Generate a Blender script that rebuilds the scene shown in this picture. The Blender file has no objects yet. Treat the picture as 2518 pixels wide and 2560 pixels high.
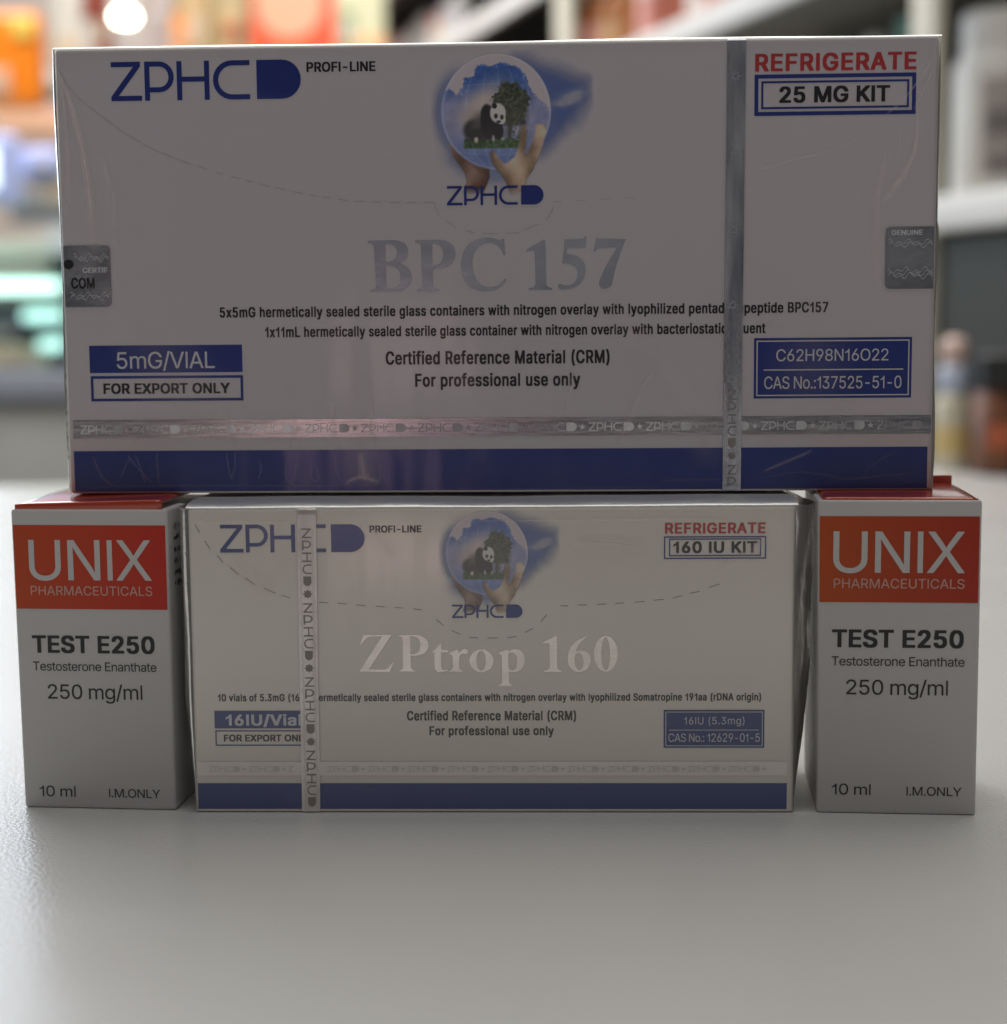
import bpy, bmesh, math, random, re
import numpy as np
from mathutils import Vector, Matrix, noise as mnoise

SC = bpy.context.scene
COL = SC.collection
MM = 0.001
rad = math.radians
random.seed(7)

# ------------------------------------------------------------------ camera
FPX, PW, PH = 4200.0, 2518.0, 2560.0           # focal length and frame of the photograph in its own pixels
CAM = Vector((0, 0, 0.097859)); PITCH = rad(6.2597); ROLL = rad(-0.4921)
fw = Vector((0, math.cos(PITCH), -math.sin(PITCH))); up = Vector((0, math.sin(PITCH), math.cos(PITCH))); rt = Vector((1, 0, 0))
RT = math.cos(ROLL) * rt + math.sin(ROLL) * up; UP = -math.sin(ROLL) * rt + math.cos(ROLL) * up
cd = bpy.data.cameras.new('camera'); cam = bpy.data.objects.new('camera', cd); COL.objects.link(cam); SC.camera = cam
cd.sensor_fit = 'HORIZONTAL'; cd.sensor_width = 36.0; cd.lens = 36.0 * FPX / PW
cd.clip_start = 0.01; cd.clip_end = 60
cd.dof.use_dof = True; cd.dof.focus_distance = 0.338; cd.dof.aperture_fstop = cd.lens / 5.8
mw = Matrix((( RT.x, UP.x, -fw.x, 0), (RT.y, UP.y, -fw.y, 0), (RT.z, UP.z, -fw.z, 0), (0, 0, 0, 1)))
mw.translation = CAM; cam.matrix_world = mw

def at(px, py, Y):
    """the point of the room seen at a photo pixel, Y metres in front of the camera"""
    d = fw + RT * ((px - PW / 2) / FPX) - UP * ((py - PH / 2) / FPX)
    return CAM + d * (Y / d.y)

# ------------------------------------------------------------------ world and lamps
SC.view_settings.view_transform = 'Standard'; SC.view_settings.look = 'None'
SC.view_settings.exposure = 0.0; SC.view_settings.gamma = 1.0; SC.view_settings.use_curve_mapping = False
SC.render.engine = 'CYCLES'; SC.cycles.use_denoising = True
SC.cycles.max_bounces = 10; SC.cycles.transparent_max_bounces = 24; SC.cycles.sample_clamp_indirect = 6
W = bpy.data.worlds.new('World'); SC.world = W; W.use_nodes = True
nt = W.node_tree; bg = nt.nodes['Background']
tc = nt.nodes.new('ShaderNodeTexCoord'); nz = nt.nodes.new('ShaderNodeTexNoise'); cr = nt.nodes.new('ShaderNodeValToRGB')
nt.links.new(tc.outputs['Generated'], nz.inputs['Vector']); nz.inputs['Scale'].default_value = 2.6; nz.inputs['Detail'].default_value = 2.0
nt.links.new(nz.outputs['Fac'], cr.inputs['Fac']); nt.links.new(cr.outputs['Color'], bg.inputs['Color'])
e = cr.color_ramp.elements; e[0].position = 0.34; e[0].color = (0.42, 0.40, 0.41, 1); e[1].position = 0.68; e[1].color = (1.75, 1.58, 1.52, 1)
m_ = e.new(0.52); m_.color = (0.95, 0.92, 0.90, 1)
bg.inputs['Strength'].default_value = 0.080

def area(name, loc, target, sx, sy, power, color):
    l = bpy.data.lights.new(name, 'AREA'); l.shape = 'RECTANGLE'; l.size = sx; l.size_y = sy; l.energy = power; l.color = color
    o = bpy.data.objects.new(name, l); COL.objects.link(o); o.location = loc
    o.rotation_euler = (Vector(target) - Vector(loc)).to_track_quat('-Z', 'Y').to_euler()
    return o
area('ceiling_panel_over_table', (0.1, 1.25, 1.7), (0.1, 1.2, 0), 1.6, 1.5, 24, (1.0, 0.97, 0.90))
area('counter_front_fill_lamp', (0.05, 0.12, 1.6), (0.05, 0.12, 0), 1.0, 0.4, 5.4, (1.0, 0.985, 0.955))  # fill lamp, added overhead to brighten the table and its bounce
area('window_behind_left', (-1.17, 2.1, 0.78), (-0.1, 0.45, 0.0), 1.2, 1.3, 16, (0.74, 0.86, 1.0))
area('shop_ceiling_lamp', (-0.5, 1.9, 1.7), (-0.3, 2.9, 0.1), 1.4, 0.7, 38, (1.0, 0.95, 0.88))
area('pink_reflection_lamp', (-0.24, -0.9, -0.02), (-0.03, 0.34, 0.08), 0.10, 0.17, 0.10, (1.0, 0.62, 0.64))  # unseen lamp, added to put a pink reflection in the film

# ------------------------------------------------------------------ materials
def mat(name, color, rough=0.5, metal=0.0, coat=None, spec=0.5, emit=None, estr=0.0, trans=0.0):
    m = bpy.data.materials.new(name); m.use_nodes = True; b = m.node_tree.nodes['Principled BSDF']
    b.inputs['Base Color'].default_value = (*color, 1); b.inputs['Roughness'].default_value = rough
    b.inputs['Metallic'].default_value = metal; b.inputs['Specular IOR Level'].default_value = spec
    if trans: b.inputs['Transmission Weight'].default_value = trans
    if emit: b.inputs['Emission Color'].default_value = (*emit, 1); b.inputs['Emission Strength'].default_value = estr
    if coat: film_coat(m, coat)
    return m

def N(m, t, **kw):
    n = m.node_tree.nodes.new(t)
    for k, v in kw.items(): setattr(n, k, v)
    return n

def bump(m, scale, strength, dist=0.0002, target='Normal', stretch=(1, 1, 1), detail=3, into=None):
    L = m.node_tree.links; b = m.node_tree.nodes['Principled BSDF']
    c = N(m, 'ShaderNodeTexCoord'); mp = N(m, 'ShaderNodeMapping'); mp.inputs['Scale'].default_value = stretch
    n = N(m, 'ShaderNodeTexNoise'); n.inputs['Scale'].default_value = scale; n.inputs['Detail'].default_value = detail
    u = N(m, 'ShaderNodeBump'); u.inputs['Strength'].default_value = strength; u.inputs['Distance'].default_value = dist
    L.new(c.outputs['Object'], mp.inputs['Vector']); L.new(mp.outputs['Vector'], n.inputs['Vector']); L.new(n.outputs['Fac'], u.inputs['Height'])
    if into: L.new(into.outputs['Normal'], u.inputs['Normal'])
    L.new(u.outputs['Normal'], b.inputs[target]); return u

def film_coat(m, amount):
    ior = 1.48 if amount >= 1 else 1.85                                               # the smaller kit wears a second, thicker wrap
    """clear shrink film lying on the card: a glossy coat with creases"""
    b = m.node_tree.nodes['Principled BSDF']
    b.inputs['Coat Weight'].default_value = 1.0; b.inputs['Coat Roughness'].default_value = 0.15; b.inputs['Coat IOR'].default_value = ior
    a = bump(m, 34, 0.55 * amount, 0.0012, 'Coat Normal', (1.6, 1, 0.42), 2)
    a = bump(m, 90, 0.16 * amount, 0.0004, 'Coat Normal', (1.0, 1, 0.45), 2, into=a)
    bump(m, 900, 0.06 * amount, 0.0001, 'Coat Normal', (1, 1, 1), 2, into=a)

def mottled(m, color_a, color_b, scale, lo=0.35, hi=0.65, stretch=(1, 1, 1), detail=4):
    L = m.node_tree.links; b = m.node_tree.nodes['Principled BSDF']
    c = N(m, 'ShaderNodeTexCoord'); mp = N(m, 'ShaderNodeMapping'); mp.inputs['Scale'].default_value = stretch
    n = N(m, 'ShaderNodeTexNoise'); n.inputs['Scale'].default_value = scale; n.inputs['Detail'].default_value = detail
    r = N(m, 'ShaderNodeValToRGB'); r.color_ramp.elements[0].position = lo; r.color_ramp.elements[1].position = hi
    r.color_ramp.elements[0].color = (*color_a, 1); r.color_ramp.elements[1].color = (*color_b, 1)
    L.new(c.outputs['Object'], mp.inputs['Vector']); L.new(mp.outputs['Vector'], n.inputs['Vector'])
    L.new(n.outputs['Fac'], r.inputs['Fac']); L.new(r.outputs['Color'], b.inputs['Base Color']); return m

CARD = (0.625, 0.582, 0.620)
def kit_inks(k, amt, card, navy, black):
    d = dict(card=mat('film_wrapped_card' + k, card, 0.45, coat=amt), navy=mat('navy_ink' + k, navy, 0.4, coat=amt),
             black=mat('black_ink' + k, black, 0.4, coat=amt), red=mat('red_ink' + k, (0.52, 0.03, 0.035), 0.4, coat=amt),
             pale=mat('reversed_out_lettering' + k, (0.66, 0.66, 0.70), 0.45, coat=amt), cut=mat('cut_line' + k, (0.40, 0.37, 0.37) if not k else (0.13, 0.12, 0.11), 0.6))
    return d
BARE_CARD = mat('bare_white_card', (0.74, 0.70, 0.68), 0.7, spec=0.1)
INK_A = kit_inks('', 1.0, CARD, (0.010, 0.030, 0.225), (0.010, 0.009, 0.012))
INK_B = kit_inks('_faded', 0.8, (0.88, 0.83, 0.755), (0.018, 0.045, 0.23), (0.016, 0.015, 0.016))

def foil(name, a, b, rough, scale, stretch=(1, 1, 1), bs=0.35, metal=1.0):
    m = mat(name, a, rough, metal); mottled(m, a, b, scale, 0.3, 0.7, stretch); bump(m, scale * 2.2, bs, 0.0003, 'Normal', stretch, 4); return m
FOIL_DARK = foil('grey_blue_title_foil', (0.46, 0.49, 0.57), (0.66, 0.70, 0.79), 0.24, 70, (1, 1, 1.6), 0.25, 0.6)
FOIL_PALE = foil('pale_title_foil', (0.84, 0.78, 0.73), (0.99, 0.96, 0.92), 0.24, 90, (1, 1, 1.6), 0.2)
TAPE_DARK = foil('slate_hologram_tape', (0.20, 0.22, 0.29), (0.85, 0.88, 0.95), 0.22, 110, (2.4, 1, 0.35), 0.5, 0.75)  # pale mottling paints broken highlights into the tape colour
TAPE_BAND = foil('iridescent_hologram_tape', (0.34, 0.35, 0.40), (0.98, 0.92, 0.92), 0.22, 46, (0.35, 1, 2.5), 0.5)  # pale end of the ramp paints bright highlights along the band
TAPE_PALE = foil('pale_hologram_tape', (0.74, 0.69, 0.66), (0.98, 0.95, 0.92), 0.34, 150, (1.5, 1, 0.5), 0.4, 0.55)
TAPE_BAND_PALE = foil('pale_hologram_band', (0.84, 0.80, 0.76), (0.96, 0.93, 0.89), 0.35, 60, (0.3, 1, 1), 0.2, 0.4)
ETCH_LIGHT = mat('etched_hologram_light', (0.84, 0.88, 0.92), 0.30, 0.45)
ETCH_FADE = mat('etched_hologram_fading', (0.5, 0.5, 0.5), 0.3, 0.5); mottled(ETCH_FADE, (0.40, 0.40, 0.43), (0.92, 0.95, 0.98), 55, .42, .60, (1, 1, .3), 2)
ETCH_STAR = mat('etched_star', (0.52, 0.55, 0.62), 0.3, 0.6)
ETCH_GREY = mat('etched_hologram_grey', (0.34, 0.31, 0.29), 0.5, 0.6)
ETCH_FAINT = mat('etched_hologram_faint', (0.74, 0.70, 0.66), 0.5, 0.4)
GUILL = mat('etched_guilloche', (0.72, 0.68, 0.65), 0.35, 1.0)
STICKER = foil('crinkled_hologram_sticker', (0.24, 0.26, 0.31), (0.60, 0.62, 0.68), 0.26, 90, (1, 1, 1.3), 0.8, 0.8)

BOARD = mat('satin_white_board', (0.65, 0.64, 0.635), 0.42); a_ = bump(BOARD, 30, 0.25, 0.001); bump(BOARD, 900, 0.08, 0.0001, into=a_)
GREY_BLACK = mat('carton_black_ink', (0.03, 0.03, 0.032), 0.45)
BOARD_TEXT = mat('carton_unprinted_lettering', (0.68, 0.67, 0.66), 0.42)
PALE_TEXT = mat('carton_fine_lettering', (0.70, 0.42, 0.36), 0.42)
RED_LID = mat('glossy_red_board', (0.50, 0.045, 0.010), 0.3); bump(RED_LID, 120, 0.12, 0.0003)
RED_LID.node_tree.nodes['Principled BSDF'].inputs['Coat Weight'].default_value = 1.0; RED_LID.node_tree.nodes['Principled BSDF'].inputs['Coat Roughness'].default_value = 0.06; RED_LID.node_tree.nodes['Principled BSDF'].inputs['Coat IOR'].default_value = 1.5
def gradient_panel(name, ca, cb):
    m = mat(name, ca, 0.30); L = m.node_tree.links; b = m.node_tree.nodes['Principled BSDF']
    c = N(m, 'ShaderNodeTexCoord'); s = N(m, 'ShaderNodeSeparateXYZ'); mr = N(m, 'ShaderNodeMapRange'); r = N(m, 'ShaderNodeValToRGB')
    mr.inputs['From Min'].default_value = -0.0165; mr.inputs['From Max'].default_value = 0.0165
    r.color_ramp.elements[0].color = (*ca, 1); r.color_ramp.elements[1].color = (*cb, 1)
    L.new(c.outputs['Object'], s.inputs[0]); L.new(s.outputs['X'], mr.inputs['Value']); L.new(mr.outputs[0], r.inputs['Fac']); L.new(r.outputs['Color'], b.inputs['Base Color'])
    bump(m, 900, 0.06, 0.0001); return m

def film_material(name, haze, rough):
    m = bpy.data.materials.new(name); m.use_nodes = True; t = m.node_tree; t.nodes.clear(); L = t.links
    out = t.nodes.new('ShaderNodeOutputMaterial'); mix = t.nodes.new('ShaderNodeMixShader'); mix2 = t.nodes.new('ShaderNodeMixShader')
    tr = t.nodes.new('ShaderNodeBsdfTransparent'); gl = t.nodes.new('ShaderNodeBsdfGlossy'); df = t.nodes.new('ShaderNodeBsdfTranslucent'); fr = t.nodes.new('ShaderNodeFresnel')
    tr.inputs[0].default_value = (0.95, 0.95, 0.94, 1); gl.inputs['Roughness'].default_value = rough; fr.inputs['IOR'].default_value = 1.62
    df.inputs[0].default_value = (0.85, 0.85, 0.83, 1)
    c = t.nodes.new('ShaderNodeTexCoord'); n = t.nodes.new('ShaderNodeTexNoise'); u = t.nodes.new('ShaderNodeBump')
    n.inputs['Scale'].default_value = 160; n.inputs['Detail'].default_value = 3; u.inputs['Strength'].default_value = 0.5; u.inputs['Distance'].default_value = 0.0006
    L.new(c.outputs['Object'], n.inputs['Vector']); L.new(n.outputs['Fac'], u.inputs['Height'])
    L.new(u.outputs['Normal'], gl.inputs['Normal']); L.new(u.outputs['Normal'], fr.inputs['Normal'])
    mix.inputs[0].default_value = haze
    L.new(tr.outputs[0], mix.inputs[1]); L.new(df.outputs[0], mix.inputs[2])
    L.new(fr.outputs[0], mix2.inputs[0]); L.new(mix.outputs[0], mix2.inputs[1]); L.new(gl.outputs[0], mix2.inputs[2]); L.new(mix2.outputs[0], out.inputs[0])
    return m
FILM = film_material('clear_shrink_film', 0.34, 0.17)
FILM_TOP = film_material('crumpled_shrink_film', 0.30, 0.5)

# ------------------------------------------------------------------ mesh helpers
def tag(o, label, cat, group=None, kind=None):
    if label: o['label'] = label
    if cat: o['category'] = cat
    if group: o['group'] = group
    if kind: o['kind'] = kind
    return o
def empty(name, loc, rz=0.0):
    o = bpy.data.objects.new(name, None); o.empty_display_size = 0.01; COL.objects.link(o); o.location = loc; o.rotation_euler = (0, 0, rz); return o
def link(name, me, m, parent=None):
    o = bpy.data.objects.new(name, me); COL.objects.link(o)
    if m: me.materials.clear(); me.materials.append(m)
    if parent: o.parent = parent
    return o
def pydata(name, V, Fc, m, parent=None, smooth=False):
    me = bpy.data.meshes.new(name); me.from_pydata([tuple(v) for v in V], [], Fc)
    if smooth:
        for p in me.polygons: p.use_smooth = True
    me.update(); return link(name, me, m, parent)
def bm_obj(name, bm, m, parent=None, smooth=None):
    me = bpy.data.meshes.new(name); bmesh.ops.recalc_face_normals(bm, faces=bm.faces); bm.to_mesh(me); bm.free()
    o = link(name, me, m, parent)
    if smooth is not None:
        for p in me.polygons: p.use_smooth = True
        me.set_sharp_from_angle(angle=smooth)
    return o
def add_box(bm, x0, x1, y0, y1, z0, z1, bev=0.0, seg=2):
    r = bmesh.ops.create_cube(bm, size=1.0)['verts']
    for v in r: v.co = Vector((x0 + (v.co.x + .5) * (x1 - x0), y0 + (v.co.y + .5) * (y1 - y0), z0 + (v.co.z + .5) * (z1 - z0)))
    if bev: bmesh.ops.bevel(bm, geom=list({e for v in r for e in v.link_edges}), offset=bev, segments=seg, affect='EDGES', profile=0.6)
def box(name, x0, x1, y0, y1, z0, z1, m, parent=None, bev=0.0, seg=2):
    bm = bmesh.new(); add_box(bm, x0, x1, y0, y1, z0, z1, bev, seg); return bm_obj(name, bm, m, parent, rad(40) if bev else None)
def lathe(name, prof, m, parent=None, seg=40, ribs=0, ribd=0.0, loc=None):
    bm = bmesh.new(); rings = []
    for r, z in prof:
        ring = []
        for i in range(seg):
            a = 2 * math.pi * i / seg; rr = r * (1 - (ribd if ribs and (i * ribs // seg) % 2 else 0))
            ring.append(bm.verts.new((rr * math.cos(a), rr * math.sin(a), z)))
        rings.append(ring)
    for a, b in zip(rings, rings[1:]):
        for i in range(seg): bm.faces.new((a[i], a[(i + 1) % seg], b[(i + 1) % seg], b[i]))
    bm.faces.new(rings[0][::-1]); bm.faces.new(rings[-1])
    o = bm_obj(name, bm, m, parent, rad(35))
    if loc is not None: o.location = loc
    return o

# printed sheets: outlines filled as flat meshes in the local x-z plane, LAYER steps in front of the card
LAYER = 0.00006
def fill(name, polys, m, parent, layer, y0=0.0):
    cu = bpy.data.curves.new(name, 'CURVE'); cu.dimensions = '2D'; cu.fill_mode = 'FRONT'
    for p in polys:
        s = cu.splines.new('POLY'); s.points.add(len(p) - 1)
        s.points.foreach_set('co', [c for q in p for c in (q[0], q[1], 0.0, 1.0)]); s.use_cyclic_u = True
    t = bpy.data.objects.new(name, cu); COL.objects.link(t)
    dg = bpy.context.evaluated_depsgraph_get(); me = bpy.data.meshes.new_from_object(t.evaluated_get(dg)); bpy.data.objects.remove(t); bpy.data.curves.remove(cu)
    y = y0 - layer * LAYER
    n = len(me.vertices); co = np.empty(n * 3); me.vertices.foreach_get('co', co); co = co.reshape(-1, 3)
    me.vertices.foreach_set('co', np.stack([co[:, 0] * MM, np.full(n, y), co[:, 1] * MM], 1).ravel()); me.name = name
    if len(me.polygons) and sum(p.normal.y * p.area for p in me.polygons) > 0: me.flip_normals()
    me.update(); return link(name, me, m, parent)
def rect(u0, u1, v0, v1): return [(u0, v0), (u1, v0), (u1, v1), (u0, v1)]
def rrect(u0, u1, v0, v1, r, corners='abcd'):
    out = []
    for k, (cx, cz, a) in zip('abcd', ((u0 + r, v0 + r, 180), (u1 - r, v0 + r, 270), (u1 - r, v1 - r, 0), (u0 + r, v1 - r, 90))):
        if k in corners: out += [(cx + r * math.cos(rad(a + i * 15)), cz + r * math.sin(rad(a + i * 15))) for i in range(7)]
        else: out.append((u0 if k in 'ad' else u1, v0 if k in 'ab' else v1))
    return out
def frame(u0, u1, v0, v1, t): return [rect(u0, u1, v0, v1), rect(u0 + t, u1 - t, v0 + t, v1 - t)[::-1]]

def parse(s):
    d = {}
    for line in s.strip('\n').split('\n'):
        if line.startswith('||'): ch, a, c = '|', *line[2:].split('|')
        else: ch, a, c = line.split('|')
        d[ch] = (int(a), [list(zip(*[iter(map(int, q.split(',')))] * 2)) for q in c.split(';') if q])
    return d

def crease_sheen_material():
    """film creases and reflections painted as thin pinkish haze, fading to nothing at the edges of each mark"""
    m = bpy.data.materials.new('painted_film_sheen'); m.use_nodes = True; t = m.node_tree; t.nodes.clear(); L = t.links
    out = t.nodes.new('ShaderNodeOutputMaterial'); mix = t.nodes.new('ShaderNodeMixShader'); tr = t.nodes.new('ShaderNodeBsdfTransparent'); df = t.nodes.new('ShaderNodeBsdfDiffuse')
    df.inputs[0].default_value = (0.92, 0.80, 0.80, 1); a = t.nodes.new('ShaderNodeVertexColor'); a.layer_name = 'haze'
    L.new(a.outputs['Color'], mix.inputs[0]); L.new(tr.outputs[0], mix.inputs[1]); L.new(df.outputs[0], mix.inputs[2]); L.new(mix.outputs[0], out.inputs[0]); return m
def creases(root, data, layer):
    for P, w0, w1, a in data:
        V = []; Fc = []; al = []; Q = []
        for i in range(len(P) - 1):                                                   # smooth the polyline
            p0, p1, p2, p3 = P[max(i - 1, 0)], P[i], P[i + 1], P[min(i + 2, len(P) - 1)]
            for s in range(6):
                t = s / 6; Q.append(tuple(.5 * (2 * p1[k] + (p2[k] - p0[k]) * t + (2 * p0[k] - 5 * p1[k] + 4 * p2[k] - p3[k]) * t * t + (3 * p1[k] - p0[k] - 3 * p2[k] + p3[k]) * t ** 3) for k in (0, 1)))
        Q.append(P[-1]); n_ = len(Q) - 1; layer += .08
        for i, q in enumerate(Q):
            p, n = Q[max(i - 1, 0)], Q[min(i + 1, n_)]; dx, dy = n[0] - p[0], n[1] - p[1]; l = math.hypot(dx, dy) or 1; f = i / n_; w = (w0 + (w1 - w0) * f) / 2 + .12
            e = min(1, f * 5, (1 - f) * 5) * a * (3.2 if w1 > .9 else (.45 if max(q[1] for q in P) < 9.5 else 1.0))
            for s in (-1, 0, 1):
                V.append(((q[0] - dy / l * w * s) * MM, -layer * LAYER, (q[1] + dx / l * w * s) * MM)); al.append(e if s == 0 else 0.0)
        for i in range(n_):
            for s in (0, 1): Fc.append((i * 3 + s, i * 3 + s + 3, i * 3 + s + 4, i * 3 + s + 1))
        o = pydata('film_crease_sheen', V, Fc, PAINTED_SHEEN, root); c = o.data.color_attributes.new('haze', 'FLOAT_COLOR', 'POINT')
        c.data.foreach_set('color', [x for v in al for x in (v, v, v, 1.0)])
PAINTED_SHEEN = crease_sheen_material()  # paints the sheen of folds and reflections as a pale colour
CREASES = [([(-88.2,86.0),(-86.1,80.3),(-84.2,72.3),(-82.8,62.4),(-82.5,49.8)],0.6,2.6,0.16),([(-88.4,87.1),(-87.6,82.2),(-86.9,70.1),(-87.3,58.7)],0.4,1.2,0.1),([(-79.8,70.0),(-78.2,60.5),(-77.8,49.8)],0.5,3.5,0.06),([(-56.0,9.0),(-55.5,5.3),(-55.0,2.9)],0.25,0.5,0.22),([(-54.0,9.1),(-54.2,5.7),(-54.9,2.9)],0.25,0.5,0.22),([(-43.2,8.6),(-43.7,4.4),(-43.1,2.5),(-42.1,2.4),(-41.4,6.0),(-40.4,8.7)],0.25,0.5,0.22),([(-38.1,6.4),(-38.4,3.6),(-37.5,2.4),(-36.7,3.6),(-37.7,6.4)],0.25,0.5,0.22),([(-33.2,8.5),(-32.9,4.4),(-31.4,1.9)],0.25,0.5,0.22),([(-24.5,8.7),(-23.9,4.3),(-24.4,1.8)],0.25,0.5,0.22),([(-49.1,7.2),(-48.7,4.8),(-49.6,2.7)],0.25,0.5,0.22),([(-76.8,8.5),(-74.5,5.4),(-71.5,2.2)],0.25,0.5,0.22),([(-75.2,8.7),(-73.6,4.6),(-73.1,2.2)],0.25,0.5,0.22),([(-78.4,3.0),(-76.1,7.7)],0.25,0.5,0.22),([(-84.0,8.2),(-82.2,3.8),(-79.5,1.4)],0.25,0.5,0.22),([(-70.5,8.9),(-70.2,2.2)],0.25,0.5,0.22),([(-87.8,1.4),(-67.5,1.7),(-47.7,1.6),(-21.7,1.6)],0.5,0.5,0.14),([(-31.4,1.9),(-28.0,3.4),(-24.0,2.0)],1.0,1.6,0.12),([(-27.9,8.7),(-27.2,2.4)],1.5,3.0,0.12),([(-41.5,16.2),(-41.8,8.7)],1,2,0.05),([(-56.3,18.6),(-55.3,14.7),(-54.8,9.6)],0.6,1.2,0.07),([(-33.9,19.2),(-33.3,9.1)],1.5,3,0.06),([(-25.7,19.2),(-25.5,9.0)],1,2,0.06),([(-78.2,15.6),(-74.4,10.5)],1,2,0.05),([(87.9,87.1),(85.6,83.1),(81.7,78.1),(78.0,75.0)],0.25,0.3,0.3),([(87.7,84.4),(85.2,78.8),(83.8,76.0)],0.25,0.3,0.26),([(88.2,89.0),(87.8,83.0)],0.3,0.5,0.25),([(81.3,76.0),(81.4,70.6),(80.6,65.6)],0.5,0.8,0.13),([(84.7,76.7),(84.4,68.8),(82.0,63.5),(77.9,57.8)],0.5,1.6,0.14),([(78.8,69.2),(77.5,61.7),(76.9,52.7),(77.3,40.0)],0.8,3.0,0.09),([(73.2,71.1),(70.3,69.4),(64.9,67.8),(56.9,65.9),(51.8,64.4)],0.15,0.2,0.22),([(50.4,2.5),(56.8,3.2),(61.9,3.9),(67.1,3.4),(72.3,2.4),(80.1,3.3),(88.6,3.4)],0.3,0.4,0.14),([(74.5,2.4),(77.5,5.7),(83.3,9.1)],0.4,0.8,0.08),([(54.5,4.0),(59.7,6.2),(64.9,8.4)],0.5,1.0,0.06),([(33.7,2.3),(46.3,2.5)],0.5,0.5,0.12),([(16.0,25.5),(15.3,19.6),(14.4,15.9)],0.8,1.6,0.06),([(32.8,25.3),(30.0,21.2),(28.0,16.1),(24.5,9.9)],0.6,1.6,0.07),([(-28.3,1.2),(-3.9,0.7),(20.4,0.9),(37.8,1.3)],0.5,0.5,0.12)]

def speckled(m):
    """sparse specks of dirt and a patchy sheen on the counter"""
    L = m.node_tree.links; b = m.node_tree.nodes['Principled BSDF']; src = b.inputs['Base Color'].links[0].from_socket
    c = N(m, 'ShaderNodeTexCoord'); v = N(m, 'ShaderNodeTexVoronoi'); v.inputs['Scale'].default_value = 34; v.inputs['Randomness'].default_value = 1.0
    r = N(m, 'ShaderNodeValToRGB'); r.color_ramp.elements[0].position = .018; r.color_ramp.elements[0].color = (1, 1, 1, 1); r.color_ramp.elements[1].position = .034; r.color_ramp.elements[1].color = (0, 0, 0, 1)
    sp = N(m, 'ShaderNodeSeparateColor'); g = N(m, 'ShaderNodeMath'); g.operation = 'GREATER_THAN'; g.inputs[1].default_value = .80
    k = N(m, 'ShaderNodeMath'); k.operation = 'MULTIPLY'; k2 = N(m, 'ShaderNodeMath'); k2.operation = 'MULTIPLY'; k2.inputs[1].default_value = .5
    mx = N(m, 'ShaderNodeMix'); mx.data_type = 'RGBA'; mx.inputs[7].default_value = (.30, .27, .23, 1)
    L.new(c.outputs['Object'], v.inputs['Vector']); L.new(v.outputs['Distance'], r.inputs['Fac']); L.new(v.outputs['Color'], sp.inputs[0]); L.new(sp.outputs[0], g.inputs[0])
    L.new(r.outputs['Color'], k.inputs[0]); L.new(g.outputs[0], k.inputs[1]); L.new(k.outputs[0], k2.inputs[0]); L.new(k2.outputs[0], mx.inputs[0]); L.new(src, mx.inputs[6]); L.new(mx.outputs[2], b.inputs['Base Color'])
    n = N(m, 'ShaderNodeTexNoise'); n.inputs['Scale'].default_value = 14; n.inputs['Detail'].default_value = 5; mr = N(m, 'ShaderNodeMapRange'); mr.inputs['To Min'].default_value = .18; mr.inputs['To Max'].default_value = .32
    L.new(c.outputs['Object'], n.inputs['Vector']); L.new(n.outputs['Fac'], mr.inputs['Value']); L.new(mr.outputs[0], b.inputs['Roughness'])
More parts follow.
